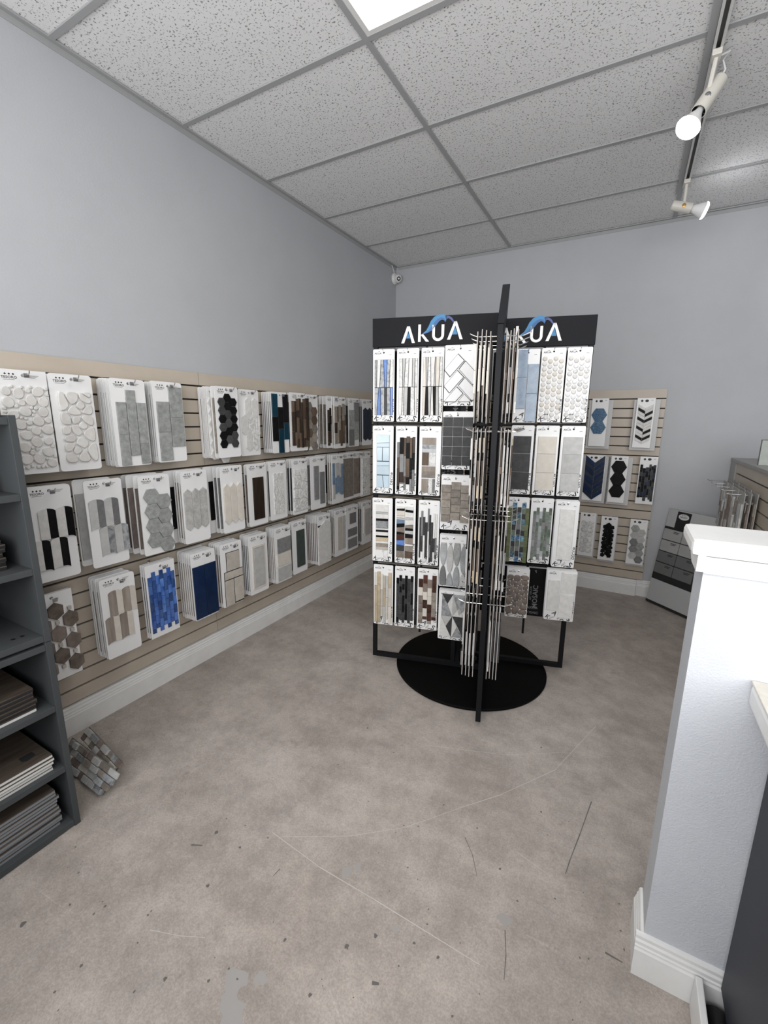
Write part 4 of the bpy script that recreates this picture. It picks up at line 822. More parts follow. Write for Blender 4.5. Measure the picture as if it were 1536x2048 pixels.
AK = [
 # left wing, rows from the top; x = left edge in the wing frame, z = bottom edge
 ('L', 'blue and grey marble wedge strips', -.594, 1.480, GR(.08, .95, .09, .86)+P_skew(e(.08), e(.95), g(.09), g(.86), 6, .006, [m_marbg, m_white, m_marbg, m_sky, m_marbg, m_marble, m_marbg, m_sky, m_marbg, m_dgrey, m_marbg, m_bluegl], 3)),
 ('L', 'white marble wedge strips', -.460, 1.480, GR(.10, .95, .09, .87)+P_skew(e(.10), e(.95), g(.09), g(.87), 6, .006, [m_marble, m_lgrey, m_marble, m_white, m_lgrey, m_marble, m_white, m_marble, m_lgrey, m_black, m_marble, m_white], 5)),
 ('L', 'pale wedge strips with black slivers', -.327, 1.480, GR(.08, .95, .09, .88)+P_skew(e(.08), e(.95), g(.09), g(.88), 7, .006, [m_cream, m_lgrey, m_marble, m_white, m_lgrey, m_cream, m_marble, m_cream, m_black, m_lgrey, m_white, m_black, m_lgrey, m_marble], 9)),
 ('L', 'pale blue slanted glass blocks', -.595, 1.074, GR(.20, .82, .09, .87)+P_rows(e(.20), e(.82), g(.87), [.045, .024], [m_pale], sk=.003)+P_skew(e(.20), e(.82), g(.485), g(.69), 2, .006, [m_pale], 4, rows=1)+P_rows(e(.20), e(.82), g(.48), [.024, .052], [m_pale], sk=.003, seed=4)+P_skew(e(.20), e(.82), g(.09), g(.275), 2, .006, [m_pale], 8, rows=1)),
 ('L', 'brown and black ragged strips', -.462, 1.074, P_strips(e(.08), e(.93), g(.04), g(.90), 6, [m_brown, m_mahog, m_black, m_mgrey, m_walnut], 8, .02, .12, .05)),
 ('L', 'wood and marble blocks', -.328, 1.074, P_rows(e(.14), e(.78), g(.84), [.038, .022, .022], [m_bark, m_marbg, m_silver])+P_cols([(e(.14), e(.46), [g(.63), g(.44)], [m_walnut]), (e(.47), e(.78), [g(.63), g(.44)], [m_marble])])+P_rows(e(.14), e(.78), g(.43), [.03, .035], [m_bark, m_taupe])+P_cols([(e(.14), e(.46), [g(.25), g(.04)], [m_bark]), (e(.47), e(.66), [g(.25), g(.04)], [m_marble]), (e(.66), e(.78), [g(.25), g(.04)], [m_mgrey])])),
 ('L', 'white, grey and tan horizontal bars', -.596, .664, P_rows(e(.18), e(.80), g(.90), [.044, .012, .028, .014, .044, .010, .012, .022, .010, .024, .014, .020, .018, .052], [m_white, m_lgrey, m_white, m_black, m_marbg, m_white, m_black, m_white, m_black, m_tan, m_white, m_taupe, m_beige, m_marble])),
 ('L', 'black, pink and white slanted slivers', -.460, .664, P_rows(e(.08), e(.48), g(.89), [.014, .012, .03, .012, .012, .022, .022, .03, .014, .034, .03, .034, .042], [m_white, m_black, m_cream, m_white, m_lgrey, m_denim, m_black, m_stone, m_black, m_mahog, m_sky, m_dgrey, m_taupe], sk=.003, seed=3)+P_rows(e(.5), e(.90), g(.89), [.02, .014, .03, .014, .03, .02, .014, .02, .024, .036, .012, .034, .042], [m_white, m_black, m_white, m_lgrey, m_white, m_taupe, m_black, m_lgrey, m_black, m_bark, m_white, m_taupe, m_walnut], sk=.003, seed=6)),
 ('L', 'thin charcoal pencil strips', -.323, .664, P_strips(e(.06), e(.90), g(.02), g(.90), 9, [m_dgrey, m_mgrey, m_dgrey, m_white], 14, .06, .2, .09)),
 ('L', 'sandy beige ragged strips', -.588, .259, P_strips(e(.06), e(.94), g(.02), g(.92), 6, [m_tan, m_beige, m_cream, m_lgrey, m_tan], 19, .06, .15, .06)),
 ('L', 'black and charcoal brick mosaic', -.456, .259, P_bond(e(.08), e(.94), g(.07), g(.86), 6, .036, [m_dgrey, m_dgrey, m_black], 6)),
 ('L', 'mahogany and grey brick mosaic', -.319, .259, P_bond(e(.06), e(.94), g(.10), g(.90), 4, .052, [m_mahog, m_taupe, m_stone, m_mahog, m_cream], 9)),
 ('K', 'white herringbone bricks', -.200, 1.564, [(shrink(p, -.0035), m_grout, .0045, 0, None) for p, m, t, c, q in P_herring(.077, KH-.018, 4, m_white)]+P_herring(.077, KH-.018, 4, m_pure)),
 ('K', 'black square tiles in a grid', -.200, 1.228, [(R(-kw+.002+c*.0533, -kw+.053+c*.0533, .022+r*.0515, .0715+r*.0515), m_dgrey, .007, .001, None) for c in range(3) for r in range(5)]),
 ('K', 'taupe three-dimensional bricks', -.197, .889, [(q, m_taupe, .008+.006*((i*7) % 3), .001, None) for i, q in enumerate([R(-kw+.004+c*.0525, -kw+.055+c*.0525, .062+r*.042-(0 if c % 2 else .016), .102+r*.042-(0 if c % 2 else .016)) for c in range(3) for r in range(5)])]),
 ('K', 'long grey glass lens tiles', -.194, .552, [(clip(chaikin([(x-.0195, z+.06), (x-.009, z), (x+.009, z), (x+.0195, z+.06), (x+.0195, z+.11), (x+.009, z+.165), (x-.009, z+.165), (x-.0195, z+.11)], 2), -.078, .078, .008, .262), m_, .009, .003, None) for x, z, m_ in [(-.056, .128, m_silver), (-.056, -.040, m_mgrey), (-.018, .085, m_lgrey), (-.018, -.082, m_silver), (-.018, .252, m_silver), (.020, .128, m_cgrey), (.020, -.040, m_silver), (.058, .085, m_silver), (.058, -.082, m_lgrey), (.058, .252, m_lgrey)]]),
 ('K', 'grey and white marble triangles', -.188, .222, [(shrink([(x, z) for x, z in T], .0008), m_, .006, .0008, None) for T, m_ in [
     ([(-.060, .285), (.002, .285), (-.028, .225)], m_dgrey), ([(.002, .285), (-.028, .225), (.002, .150)], m_white), ([(-.060, .285), (-.028, .225), (.002, .150), (-.062, .150)], m_marbg), ([(.002, .285), (.070, .285), (.070, .20), (.040, .155)], m_marbg),
     ([(.002, .285), (.040, .210), (.002, .150)], m_lgrey), ([(.040, .210), (.066, .150), (.002, .150)], m_white), ([(-.062, .150), (.002, .150), (-.034, .085)], m_lgrey), ([(.002, .150), (-.034, .085), (-.002, .020)], m_dgrey),
     ([(-.064, .150), (-.034, .085), (-.002, .020), (-.070, .020)], m_white), ([(.002, .150), (.030, .085), (.002, .020)], m_white), ([(.002, .150), (.068, .150), (.068, .020)], m_dgrey), ([(.030, .085), (.066, .020), (.002, .020)], m_marbg)]]),
 # right wing
 ('R', 'two columns of denim blue glazed bricks', .163, 1.480, P_cols([(e(.02), e(.50), [g(.99), g(.62), g(.19)], [m_denim]), (e(.51), e(.99), [g(.80), g(.40), g(.01)], [m_denim])], .008)),
 ('R', 'cream penny rounds', .291, 1.482, pen(0, [m_cream, m_white, m_white])),
 ('R', 'white marble penny rounds', .419, 1.482, pen(2, [m_marble, m_pure, m_white])),
 ('R', 'three dark grey square tiles', .163, 1.082, P_cols([(e(.10), e(.90), [g(.85), g(.60), g(.33), g(.07)], [m_dgrey])], .007)),
 ('R', 'three beige square tiles', .293, 1.082, P_cols([(e(.10), e(.92), [g(.85), g(.60), g(.33), g(.07)], [m_cream])], .007)),
 ('R', 'three pale grey square tiles', .423, 1.082, P_cols([(e(.10), e(.92), [g(.85), g(.60), g(.33), g(.07)], [m_lgrey])], .007)),
 ('R', 'olive and iridescent blue glass strips', .166, .682, P_cols([(e(x), e(x+.2), [g(t)]+[g(t-.085*k) for k in range(1, 11)], mm) for x, t, mm in [(.05, .84, [m_moss]), (.26, .92, [m_iri, m_dgrey, m_green]), (.47, .85, [m_dgrey, m_iri, m_green, m_mgrey]), (.68, .92, [m_iri, m_green, m_dgrey]), (.84-.0, .84, [m_moss])][:5]], .006)[:60]),
 ('R', 'grey green glass bricks', .296, .682, P_bond(e(.12), e(.95), g(.06), g(.86), 6, .042, [m_green, m_silver, m_mgrey, m_green], 17)),
 ('R', 'one large plain white tile', .427, .676, [(R(e(.18), e(.82), g(.12), g(.88)), m_white, .008, .001, None)]),
 ('S', 'brown river pebbles', .190, .343, P_pebbles(-.061, .061, .02, .265, 30, m_stone, 6, .0012, 1, .007, 'dome', 2)),
 ('W', 'two offset white tiles', .410, .355, [(R(-.070, -.010, .062, .245), m_white, .008, .001, None), (R(-.004, .072, .02, .165), m_white, .008, .001, None), (R(-.004, .077, .170, .290), m_white, .004, .001, None)]),
]
whichw = {'L': 'left rack wing', 'K': 'left rack wing', 'R': 'right rack wing', 'S': 'right rack wing', 'W': 'right rack wing'}
NROW = ['top', 'second', 'third', 'lowest']; NCOL = ['innermost', 'second', 'third', 'outermost']
for kind, desc, x0, z0, tiles in AK:
    cw, chh = {'L': (AW, AH), 'K': (KW, KH), 'R': (AW, AH), 'S': (0.126, KH), 'W': (0.160, KH)}[kind]
    off = {'L': .034, 'K': .052, 'R': .034, 'S': .052, 'W': .060}[kind]
    if 'plain white tile' in desc: off = .052
    hole = (0.0, chh-.018, .005)
    card('white card of %s on the %s' % (desc, whichw[kind]), wing_loc(x0+cw/2, off, z0), TH0, cw, chh, .006, tiles, logo_akua(cw, chh), hole, 'sample cards on the black rack', back=board_k)
    nb = 1 if off < .04 else 2
    for i in range(nb if off > .05 else 0):
        backcard('%s card behind the %s on the rack' % (['first', 'second'][i], desc), wing_loc(x0+cw/2-.002, off-.014*(i+1), z0+.003), TH0, cw, chh, .006, hole, 'cards behind the %s' % desc, None, 0, board_w, board_k)
    link('hook', rhook(0, 0, 0, off+.022), rack, (x0+cw/2, (-PH if x0 < 0 else PH)-.004, z0+hole[1]))
# cards hanging on the far side of the left and right wings: their black printed backs show in the gaps
def back_print(w_, h_):
    k = ('bp', w_)
    if k not in _bm:
        bb = MB(); gm = mat('print_on_black', (0.16, 0.16, 0.165), 0.5)
        for s_, x, z, sz, ro in [('MOSAIC', w_*.16, .05, .040, PI/2), ('AKUA', -w_*.30, .045, .024, 0), ('MOSAIC', -w_*.40, .014, .022, 0), ('ART DECOR', -w_*.12, .10, .016, PI/2), ('ART', -w_*.3, .10, .030, PI/2)]:
            puttext(bb, s_, x, z, sz, .0004, ro, gm)
        bb.v = [(-x, y, z) for x, y, z in bb.v]
        _bm[k] = clipmesh(bb, -w_/2, w_/2, .003, h_)
    return _bm[k]
for sx in (-1, 1):
    for c in range(4):
        for r, z0 in enumerate((1.478, 1.068, .655, .325)):
            if c == 0 and r == 9: continue
            hh = KH if r == 3 else AH
            if sx < 0 and r == 3: hh = AH; z0 = .245
            x = sx*((.105 if sx > 0 else .15)+c*.126)
            q = link('tile_sample_card', None, None, wing_loc(x, -.030, z0), TH0+PI, label='black-backed card on the far side of the %s wing, %s row, %s column' % ('right' if sx > 0 else 'left', NROW[r], NCOL[c]), category='sample card', group='far side cards of the %s wing' % ('right' if sx > 0 else 'left'))
            link('board', board_mesh(.124, hh, .006, (0, hh-.018, .005), TB, board_w, board_k), q)
            link('logo_print', back_print(.124, hh), q, kind='stuff')
            link('hook', rhook(0, 0, 0, .05), rack, (x, (-PH if x < 0 else PH)+.004, z0+hh-.018)).rotation_euler = (0, 0, PI)
# wing pointing at the camera: cards seen edge on, both sides
fw_rows = (1.480, 1.074, .664, .245)
strip_sets = [[m_cream, m_walnut, m_taupe, m_cream], [m_white, m_cream, m_taupe], [m_black, m_dgrey, m_lgrey, m_white], [m_brown, m_walnut, m_tan, m_black], [m_mgrey, m_lgrey, m_black]]
nside = {0: 'left', 1: 'right'}
fm = {}
for si in range(8):
    rd2 = random.Random(100+si)
    bb = MB()
    for pl, m, th, ch, sh in P_strips(-aw*.92, aw*.92, .03, AH*.9, 4, strip_sets[si % 5], 50+si, .03, .12, .04, .006): bb.prism(pl, -TB, -TB-th, 0, m)
    fm[si] = bb.mesh('mosaic_sheet')
for side in (0, 1):
    rz = TH0+(-PI/2 if side == 0 else PI/2)
    for c in range(4):
        r_ = .100+c*.122                    # distance from the column
        for row, z0 in enumerate(fw_rows):
            for kk in range(4 if c == 3 else 2):
                off = (.034+kk*.0175 if side == 0 else .022+kk*.0150)+.001*c
                # wing direction in the rack frame is (0,-1); left face normal is (-1,0)
                lx, ly = PH+(-off if side == 0 else off), -r_
                cs, sn = math.cos(TH0), math.sin(TH0)
                wl = (RC[0]+cs*lx-sn*ly, RC[1]+sn*lx+cs*ly, z0+rb.uniform(-.006, .004))
                q = link('tile_sample_card', None, None, wl, rz+rb.uniform(-.008, .008), label='edge-on mosaic card, %s of nearest wing, %s row, %s column, %s from panel' % (nside[side], NROW[row], NCOL[c], ORD[kk]), category='sample card', group='edge-on cards on the %s of the nearest wing' % nside[side])
                q.rotation_euler = (rb.uniform(-.003, .003), rb.uniform(-.006, .006), q.rotation_euler[2])
                link('board', board_mesh(AW, AH, .006, (0, AH-.018, .005), TB, board_w, board_k, None, board_g), q)
                link('mosaic_sheet', fm[rb.choice((0, 1, 5, 6) if row == 0 and side == 0 else (2, 3, 4, 7))], q, kind='stuff')
            link('hook', rhook(0, 0, 0, .125, .012), rack, (PH, -r_, z0+AH-.018)).rotation_euler = (0, 0, -PI/2 if side == 0 else PI/2)

# =================================================================== GREY SHELF UNIT ON THE LEFT
shg = mat('shelf_grey_melamine', (0.052, 0.057, 0.060), 0.5, (0.060, 0.065, 0.068), 6.0, spec=0.25)
SX, SY0, SY1 = 0.566, -0.30, 0.657
su = link('shelf_unit', None, None, (0.30, (SY0+SY1)/2, 0), label='tall dark grey open shelf unit filled with sample boards at the left edge', category='shelf')
def sb(name, x0, x1, y0, y1, z0, z1, c=0.0015):
    bb = MB(); bb.box(x0-.30, x1-.30, y0-(SY0+SY1)/2, y1-(SY0+SY1)/2, z0, z1, c=c); return build(name, bb, shg, su)
X0 = 0.045
for z0, z1 in ((0.0, 0.742), (0.744, 1.495)):
    sb('side_panel', X0, SX, SY1-.020, SY1, z0, z1); sb('side_panel', X0, SX, SY0, SY0+.020, z0, z1)
    sb('back_panel', X0, X0+.006, SY0+.020, SY1-.020, z0+.02, z1-.02, 0)
SHZ = [0.022, 0.258, 0.502, 0.735, 0.768, 1.005, 1.252, 1.488]
for i, z in enumerate(SHZ):
    sb('shelf', X0+.006, SX-.002, SY0+.020, SY1-.020, 0.004 if i == 0 else z-.022, z if i else .026)
for yq in (0.60, 0.575):
    bb = MB(); bb.lathe([(0, 0), (.006, 0), (.006, .0012), (0, .0015)], 12); build('screw_cap', bb, mat('screw_black', (.01, .01, .01), .4), su, (SX-.06-.30, yq-(SY0+SY1)/2, .7685))
sb('toe_kick', SX-.03, SX-.012, SY0+.02, SY1-.02, 0.0005, .004, 0)
m_wood = mat('plank_brown', (0.050, 0.038, 0.029), .5, (0.095, 0.075, 0.060), 9, stretch=(6, .6, 1)); m_wedge = mat('board_edge_white', (.62, .62, .60), .5); m_gedge = mat('board_grey', (.20, .215, .23), .5); m_bedge = mat('board_black', (.015, .015, .016), .4)
def stack(desc, z, n, t, gap, x0, x1, y0, y1, top, edge, grp, lab=None, odd=None):
    for i in range(n):
        bb = MB(); zz = z+i*(t+gap); dx, dy = rdm.uniform(-.006, .004), rdm.uniform(-.008, .004); ed = odd[1] if odd and i in odd[0] else edge
        bb.box(x0-(x0+x1)/2, x1-(x0+x1)/2, y0-(y0+y1)/2, y1-(y0+y1)/2, 0, t*.72, ed); bb.box(x0-(x0+x1)/2, x1-(x0+x1)/2, y0-(y0+y1)/2, y1-(y0+y1)/2, t*.72, t, top)
        o = link('sample_board', None, None, ((x0+x1)/2+dx, (y0+y1)/2+dy, zz), label='topmost %s' % desc if i == n-1 else '%s board from the bottom, pile in %s' % (ORD[i], grp.split('boards ')[-1]), category='sample board', group=grp)
        build('board', bb, None, o)
        if i == n-1 and lab: lab(o, (x1-x0)/2, (y1-y0)/2, t)
def brownlab(o, hx, hy, t):
    bb = MB(); bb.add([(hx-.075, hy-.070, t+.0004), (hx-.045, hy-.070, t+.0004), (hx-.036, hy-.058, t+.0004), (hx-.045, hy-.030, t+.0004), (hx-.075, hy-.030, t+.0004)], [(0, 1, 2, 3, 4)], ink); build('label_print', bb, None, o)
def textlab(o, hx, hy, t):
    bb = MB(); wm = mat('print_pale', (.30, .27, .24), .6); rp = random.Random(2)
    bb.add([(hx-.030, hy-.42, t+.0006), (hx-.021, hy-.42, t+.0006), (hx-.021, hy-.20, t+.0006), (hx-.030, hy-.20, t+.0006)], [(0, 1, 2, 3)], wm)
    for k in range(9): y = hy-.40+k*.021; bb.add([(hx-.055-rp.uniform(0, .006), y, t+.0006), (hx-.042, y, t+.0006), (hx-.042, y+.010, t+.0006), (hx-.055, y+.010, t+.0006)], [(0, 1, 2, 3)], wm)
    build('label_print', bb, None, o, kind='stuff')
YE = SY1-.020-.028
stack('dark brown plank board with lettering in the lowest cubby', .027, 11, .0125, .0012, .12, .545, -.05, YE, m_wood, m_gedge, 'boards in the lowest cubby', textlab)
stack('brown wood plank board with white edges in the second lowest cubby', .259, 5, .0115, .0015, .14, .548, -.05, YE+.004, m_wood, m_wedge, 'boards in the second lowest cubby', brownlab)
stack('dark plank board in the third cubby', .503, 6, .0125, .0015, .14, .535, -.05, YE-.01, m_wood, m_bedge, 'boards in the third cubby', None, ((0,), m_wedge))
stack('dark board in the fourth cubby', .769, 8, .009, .003, .14, .47, -.05, YE-.135, m_bedge, m_gedge, 'boards in the fourth cubby')
stack('dusky brown board in the fifth cubby', 1.006, 7, .0125, .0015, .16, .50, -.05, YE-.012, m_wood, m_bedge, 'boards in the fifth cubby')
stack('black and white edged board in the top cubby', 1.253, 4, .012, .002, .16, .48, -.05, YE-.03, m_bedge, m_bedge, 'boards in the top cubby', None, ((1, 3), m_wedge))
stack('black edged board on top of the grey shelf', 1.4885+.0075, 4, .010, .003, .18, .54, -.05, YE-.006, m_bedge, m_bedge, 'boards on top of the shelf')
# mosaic sheets leaning on the shelf's outer side, standing on the floor
for k in range(2):
    msh = link('mosaic_sheet', None, None, (.43-.03*k, SY1+.105+.045*k, 0.004), label=['loose grey stone mosaic sheet leaning against the side of the grey shelf', 'second loose stone mosaic sheet leaning in front of the other on the floor'][k], category='mosaic sheet')
    msh.rotation_euler = (math.radians(-38 if k == 0 else -46), 0, math.radians(-2-6*k))
    bb = MB(); bb.box(-.26, .09, -.001, .001, 0, .10); build('mesh_backing', bb, mat('mesh_backing', (.2, .19, .18), .9), msh)
    rd3 = random.Random(60+k)
    for r in range(4):
        x = -.26+rd3.uniform(0, .02)
        while x < .08:
            l = rd3.uniform(.03, .07); hh = .022; bb = MB(); bb.box(-l/2+.0008, l/2-.0008, -rd3.uniform(.008, .018), 0, 0, hh, c=.0015)
            build('stone_strip', bb, rd3.choice([m_stone, m_lgrey, m_cream, m_taupe, m_marbg]), msh, (x+l/2, -.001, .002+r*.0245)); x += l

# =================================================================== COUNTER AT THE RIGHT EDGE
ctr = link('counter', None, None, (2.80, .72, 0), label='dark grey service counter with a cream top at the lower right edge', category='counter')
dkg = mat('counter_slate', (.032, .034, .043), .5, spec=.25); creamt = mat('counter_top_cream', (.70, .66, .58), .35, (.62, .58, .51), 30)
def cb(name, x0, x1, y0, y1, z0, z1, m, c=.0):
    bb = MB(); bb.box(x0-2.80, x1-2.80, y0-.72, y1-.72, z0, z1, c=c); return build(name, bb, m, ctr)
cb('body', 2.566, 3.05, .30, 1.140, .10, .845, dkg, .002)
cb('plinth', 2.590, 3.03, .30, 1.140, 0.001, .10, mat('counter_plinth', (.16, .17, .20), .5))
cb('worktop', 2.513, 3.08, .26, 1.157, .925, .932, creamt, .002)
cb('worktop_edge', 2.513, 3.08, .26, 1.157, .875, .925, whitep, .010)
cb('moulding', 2.530, 3.06, .28, 1.150, .845, .875, whitep, .006)
cb('kick_board', 2.512, 2.528, .45, 1.138, .001, .105, whitep, .003)
bb = MB(); bb.tube([(2.560, .45, .034), (2.560, 1.12, .034)], .028, 16)
build('black_pipe', bb, mat('rubber_black', (.008, .008, .008), .35), smooth=True, label='black rubber pipe lying beside the counter kick board on the floor', category='pipe')

# =================================================================== RIGHT DISPLAY PARTITION BEHIND THE HALF WALL
GX = 2.925
gd = link('gondola', None, None, (GX+.2, 3.3, 0), label='grey topped slatwall display stand behind the half wall on the right', category='display stand')
gm = mat('gondola_laminate', (.34, .335, .325), .45)
def gb(name, x0, x1, y0, y1, z0, z1, m, c=0.0):
    bb = MB(); bb.box(x0-GX-.2, x1-GX-.2, y0-3.3, y1-3.3, z0, z1, c=c); return build(name, bb, m, gd)
gb('core', GX+.02, GX+.40, 2.35, YB-.005, .002, 1.19, slatedge); gb('top_board', GX-.005, GX+.42, 2.33, YB-.003, 1.20, 1.225, gm, .003)
gb('end_trim', GX-.002, GX+.02, YB-.19, YB-.005, .002, 1.20, gm)
z = 1.199
while z > .1:
    gb('slat', GX+.006, GX+.02, 2.35, YB-.19, z-.067, z, slatm); z -= PIT
for i, (y, z) in enumerate([(4.05, 1.062), (3.86, 1.062), (3.68, 1.062), (3.50, 1.062), (3.32, 1.062)]):
    hook('wire hook on the right display stand, %s' % ['', 'closest to the back wall', 'second from the back wall', 'third from the back wall', 'closest to the half wall'][i] if i else 'bare wire hook sticking out of the right display stand near the back wall', (GX+.006, y, z), -PI/2, .16, 'hooks on the right display stand', m=chrome if i else steel, lip=.010)
    if i:
        for kk in range(3):
            off = .018+kk*.030; tl = P_strips(-.072, .072, .01, .29, 4, [m_lgrey, m_marble, m_stone, m_taupe, m_silver], 70+i*4+kk, .05, .12, .03, .009)
            card('loose strip mosaic sample %d cards deep hanging on hook %s of the right stand' % (kk+1, ['', 'nearest the back wall', 'second from the back wall', 'third from the back wall', 'nearest the camera'][i]) if False else
                 '%s strip mosaic sample hanging on the right display stand, %s' % (['rearmost', 'middle', 'front'][kk], ['', 'closest to the back wall', 'second from the back wall', 'third from the back wall', 'closest to the half wall'][i]),
                 (GX-off+.006, y, z-.315), -PI/2, .15, .335, .004, tl, None, (0, .315, .006), 'mosaic samples on the right display stand', front=mat('mesh_grey', (.40, .395, .38), .7))
fr = link('framed_tile', None, None, (GX+.12, 3.60, 1.2255), label='square grey green tile in a thin dark frame standing on the right display stand', category='tile sample')
bb = MB(); bb.box(-.09, .09, -.008, .0, 0, .155); build('tile', bb, mat('tile_sage', (.30, .33, .30), .35, (.42, .45, .42), 14), fr)
bb = MB(); bb.box(-.094, -.09, -.010, .002, 0, .159); bb.box(.09, .094, -.010, .002, 0, .159); bb.box(-.09, .09, -.010, .002, .155, .159); build('frame', bb, mat('frame_dark', (.03, .035, .03), .4), fr)

# leaning tile display board by the back wall
ANG = math.radians(-44); HL = .80
ds = link('tile_display_board', None, None, (2.632, 3.995, 0.006), label='leaning grey tile display board with eight sample tiles by the back wall', category='display board')
ds.rotation_euler = (0, 0, 0)
ds.rotation_euler = Matrix.Rotation(ANG, 3, 'Z').to_euler()
LEAN = math.radians(-9); dw = .205
dm = Matrix.Rotation(LEAN, 4, 'X')
def dsp(name, x0, x1, z0, z1, y0, y1, m, par=None):
    bb = MB(); bb.box(x0, x1, y0, y1, z0, z1); bb.v = [tuple(dm @ Vector(q)) for q in bb.v]; return build(name, bb, m, par or ds)
dgk = mat('display_black', (.015, .015, .016), .4); dgl = mat('display_grey', (.42, .425, .43), .45); dlt = mat('display_tile_light', (.33, .333, .33), .4, (.36, .36, .36), 12); ddk = mat('display_tile_dark', (.13, .132, .134), .4, (.15, .15, .152), 14)
dsp('backing', -dw, dw, 0.0, HL, 0.0, .018, dgk)
dsp('base_panel', -dw+.004, dw, .022, .205, -.006, 0, dgl); dsp('header_panel', -dw+.004, dw, .655, HL, -.004, 0, dgl)
for r in range(4):
    for c in range(2):
        x0 = -dw+.010+c*.166; z0 = .262+r*.095
        tq = dsp('tile', x0, x0+.160, z0, z0+.088, -.010, 0, dlt if r > 1 else ddk)
        bb = MB()
        for k in range(2): bb.box(x0+.085, x0+.125+.01*k, -.0108, -.0102, z0+.060+k*.010, z0+.065+k*.010)
        bb.v = [tuple(dm @ Vector(q)) for q in bb.v]; build('label_print', bb, ink, tq)
bp_ = dsp('badge', -.12, -.005, .655, .79, -.006, -.004, dgk)
bb = MB(); bb.prism([(-.0625+.044*math.cos(2*PI*i/20), .752+.024*math.sin(2*PI*i/20)) for i in range(20)], -.006, -.0068, 0, mat('badge_pale', (.6, .6, .6), .5))
puttext(bb, 'TESORO', -.0945, .744, .0165, -.0072, 0, ink)
for k in range(3): bb.add([(-.076+k*.0135+dx, -.0072, .766+dz) for dx, dz in ((0, -.004), (.004, 0), (0, .004), (-.004, 0))], [(0, 1, 2, 3)], ink)
bb.v = [tuple(dm @ Vector(q)) for q in bb.v]; build('badge_print', bb, None, bp_)

# =================================================================== SECURITY CAMERA IN THE CORNER
sc_ = link('security_camera', None, None, (0.002, YB-.055, 2.862), label='small white dome security camera in the ceiling corner', category='security camera')
whp = mat('plastic_white', (.70, .70, .70), .35)
bb = MB(); mt = Matrix.Rotation(PI/2, 4, 'Y'); bb.lathe([(0, 0), (.052, 0), (.054, .006), (.050, .022), (.042, .030), (0, .030)], 28, None, mt); build('mount', bb, whp, sc_, smooth=True)
aim = Vector((.62, -.72, -.28)).normalized(); qm = aim.to_track_quat('Z', 'Y').to_matrix().to_4x4(); qm.translation = Vector((.050, -.006, -.004))
bb = MB(); bb.lathe([(.040*math.sin(PI*i/10), -.040*math.cos(PI*i/10)) for i in range(11)], 24, None, qm); eye = build('eyeball', bb, whp, sc_, smooth=True)
bb = MB(); bb.lathe([(0, .0385), (.017, .0385), (.019, .036), (.019, .033)], 20, None, qm); build('lens', bb, mat('lens_black', (.005, .005, .006), .12), eye, smooth=True)
bb = MB(); bb.tube([(0.005, 0.0, .05), (.004, -.02, .085), (.004, -.05, .112)], .004, 6); build('cable', bb, whp, sc_)

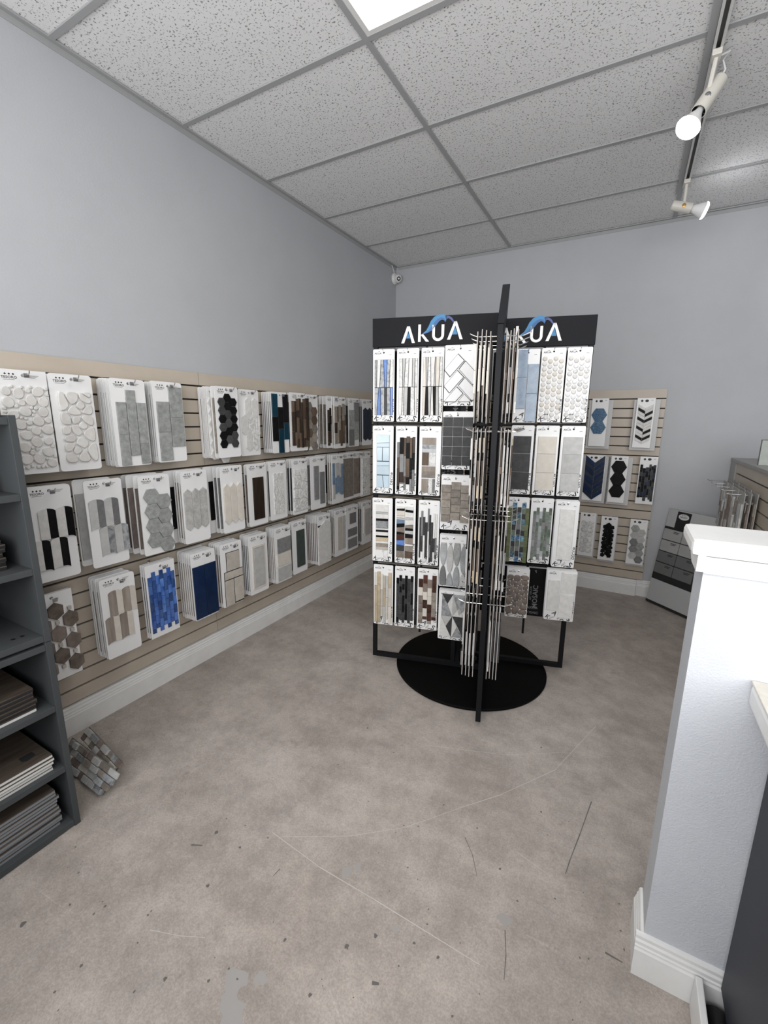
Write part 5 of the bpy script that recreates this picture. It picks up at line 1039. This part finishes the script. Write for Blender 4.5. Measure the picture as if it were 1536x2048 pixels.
# =================================================================== TRACK LIGHTS
XT = 2.366
tr = link('light_track', None, None, (XT, 2.6, ROOM_H-.004), label='long white track for spotlights running along the ceiling on the right', category='light track')
trm = mat('track_white', (.62, .62, .61), .4); lampm = mat('lamp_body_cream', (.62, .60, .55), .4)
bb = MB(); bb.box(-.018, -.008, -2.4, 1.10, -.022, 0); bb.box(.008, .018, -2.4, 1.10, -.022, 0); bb.box(-.018, .018, -2.4, 1.10, -.004, 0); build('rail', bb, trm, tr)
bb = MB(); bb.box(-.008, .008, -2.4, 1.10, -.006, -.004); build('slot', bb, mat('track_slot', (.05, .05, .05), .5), tr)
bb = MB(); bb.box(-.045, -.019, -2.4, 1.22, -.004, .0); build('flange', bb, barm, tr)
def spot(label, y, joint, aimv, L, bulb_e, screw, cord):
    """joint: offset of the arm's lower end from the track; aimv: direction of the light"""
    t = link('track_spotlight', None, None, (XT, y, ROOM_H-.026), label=label, category='spotlight', group='spotlights on the ceiling track')
    jv = Vector(joint); aimv = Vector(aimv).normalized()
    bb = MB(); bb.box(-.017, .017, -.026, .026, -.022, .0, c=.003); build('connector', bb, lampm, t)
    bb = MB(); bb.tube([(0, 0, -.02), tuple(jv*.55+Vector((0, 0, -.006))), tuple(jv)], .009, 8); build('arm', bb, lampm, t)
    qm = aimv.to_track_quat('Z', 'Y').to_matrix().to_4x4(); side = qm.to_3x3() @ Vector((1, 0, 0))
    if side.x < 0: side = -side
    c0 = jv+Vector((0, 0, -.004)); qm.translation = c0
    bb = MB(); bb.lathe([(0, -L*.62), (.024, -L*.62), (.028, -L*.58), (.030, L*.38), (.027, L*.38), (.027, L*.1), (0, L*.1)], 24, None, qm); build('body', bb, lampm, t, smooth=False)
    bb = MB(); q2 = qm.copy(); bb.lathe([(.0265, L*.379), (.0265, L*.2), (0, L*.2)], 24, None, qm); build('collar_inside', bb, mat('lamp_inside_black', (.01, .01, .01), .5), t)
    bb = MB(); bb.lathe([(.012, L*.25), (.016, L*.40), (.020, L*.46), (.040, L*.46+.045), (.0475, L*.46+.062)], 28, None, qm); blb = build('bulb', bb, mat('bulb_white', (.8, .8, .8), .3), t, smooth=True)
    bb = MB(); bb.lathe([(.0475, L*.46+.062), (.044, L*.46+.072), (.030, L*.46+.079), (0, L*.46+.082)], 28, None, qm); build('bulb_face', bb, mat('bulb_face', (1, 1, 1), .4, emit=((.97, .98, 1.0), bulb_e)), blb, smooth=True)
    bb = MB(); sq = (Vector((0, -1, 0))).to_track_quat('Z', 'Y').to_matrix().to_4x4(); sq.translation = c0+Vector((0, -.029, 0)); bb.lathe([(.011, -.004), (.011, .003), (.006, .005), (0, .005)], 14, None, sq); build('screw', bb, screw, t)
    if cord:
        e0 = c0-aimv*L*.62; bb = MB(); bb.tube([tuple(e0), tuple(e0+Vector((.012, .0, .03))), tuple(e0+Vector((.0, .0, .065))), tuple(e0*.55+Vector((.03, 0, .045))), (.006, 0, -.018)], .0035, 6); build('cord', bb, whp, t)
    l = bpy.data.lights.new('spot_beam', 'SPOT'); l.energy = 14; l.spot_size = math.radians(100); l.spot_blend = .8; l.shadow_soft_size = .045; l.color = (.84, .89, 1)
    lo = bpy.data.objects.new('spot_beam', l); C.objects.link(lo); lo.parent = t; lo.location = c0+aimv*(L*.46+.095); lo.rotation_euler = (-aimv).to_track_quat('Z', 'Y').to_euler()
spot('cream spotlight with its lit bulb pointing down to the left, nearer on the ceiling track', 2.50, (-.012, .02, -.145), (-.27, -.27, -.55), .165, 30, steel, True)
spot('short cream spotlight with lit bulb pointing at the back wall, farther along the track', 3.60, (.0, .01, -.14), (.70, .10, -.22), .115, 30, mat('brass', (.55, .33, .12), .35, metal=.8), False)
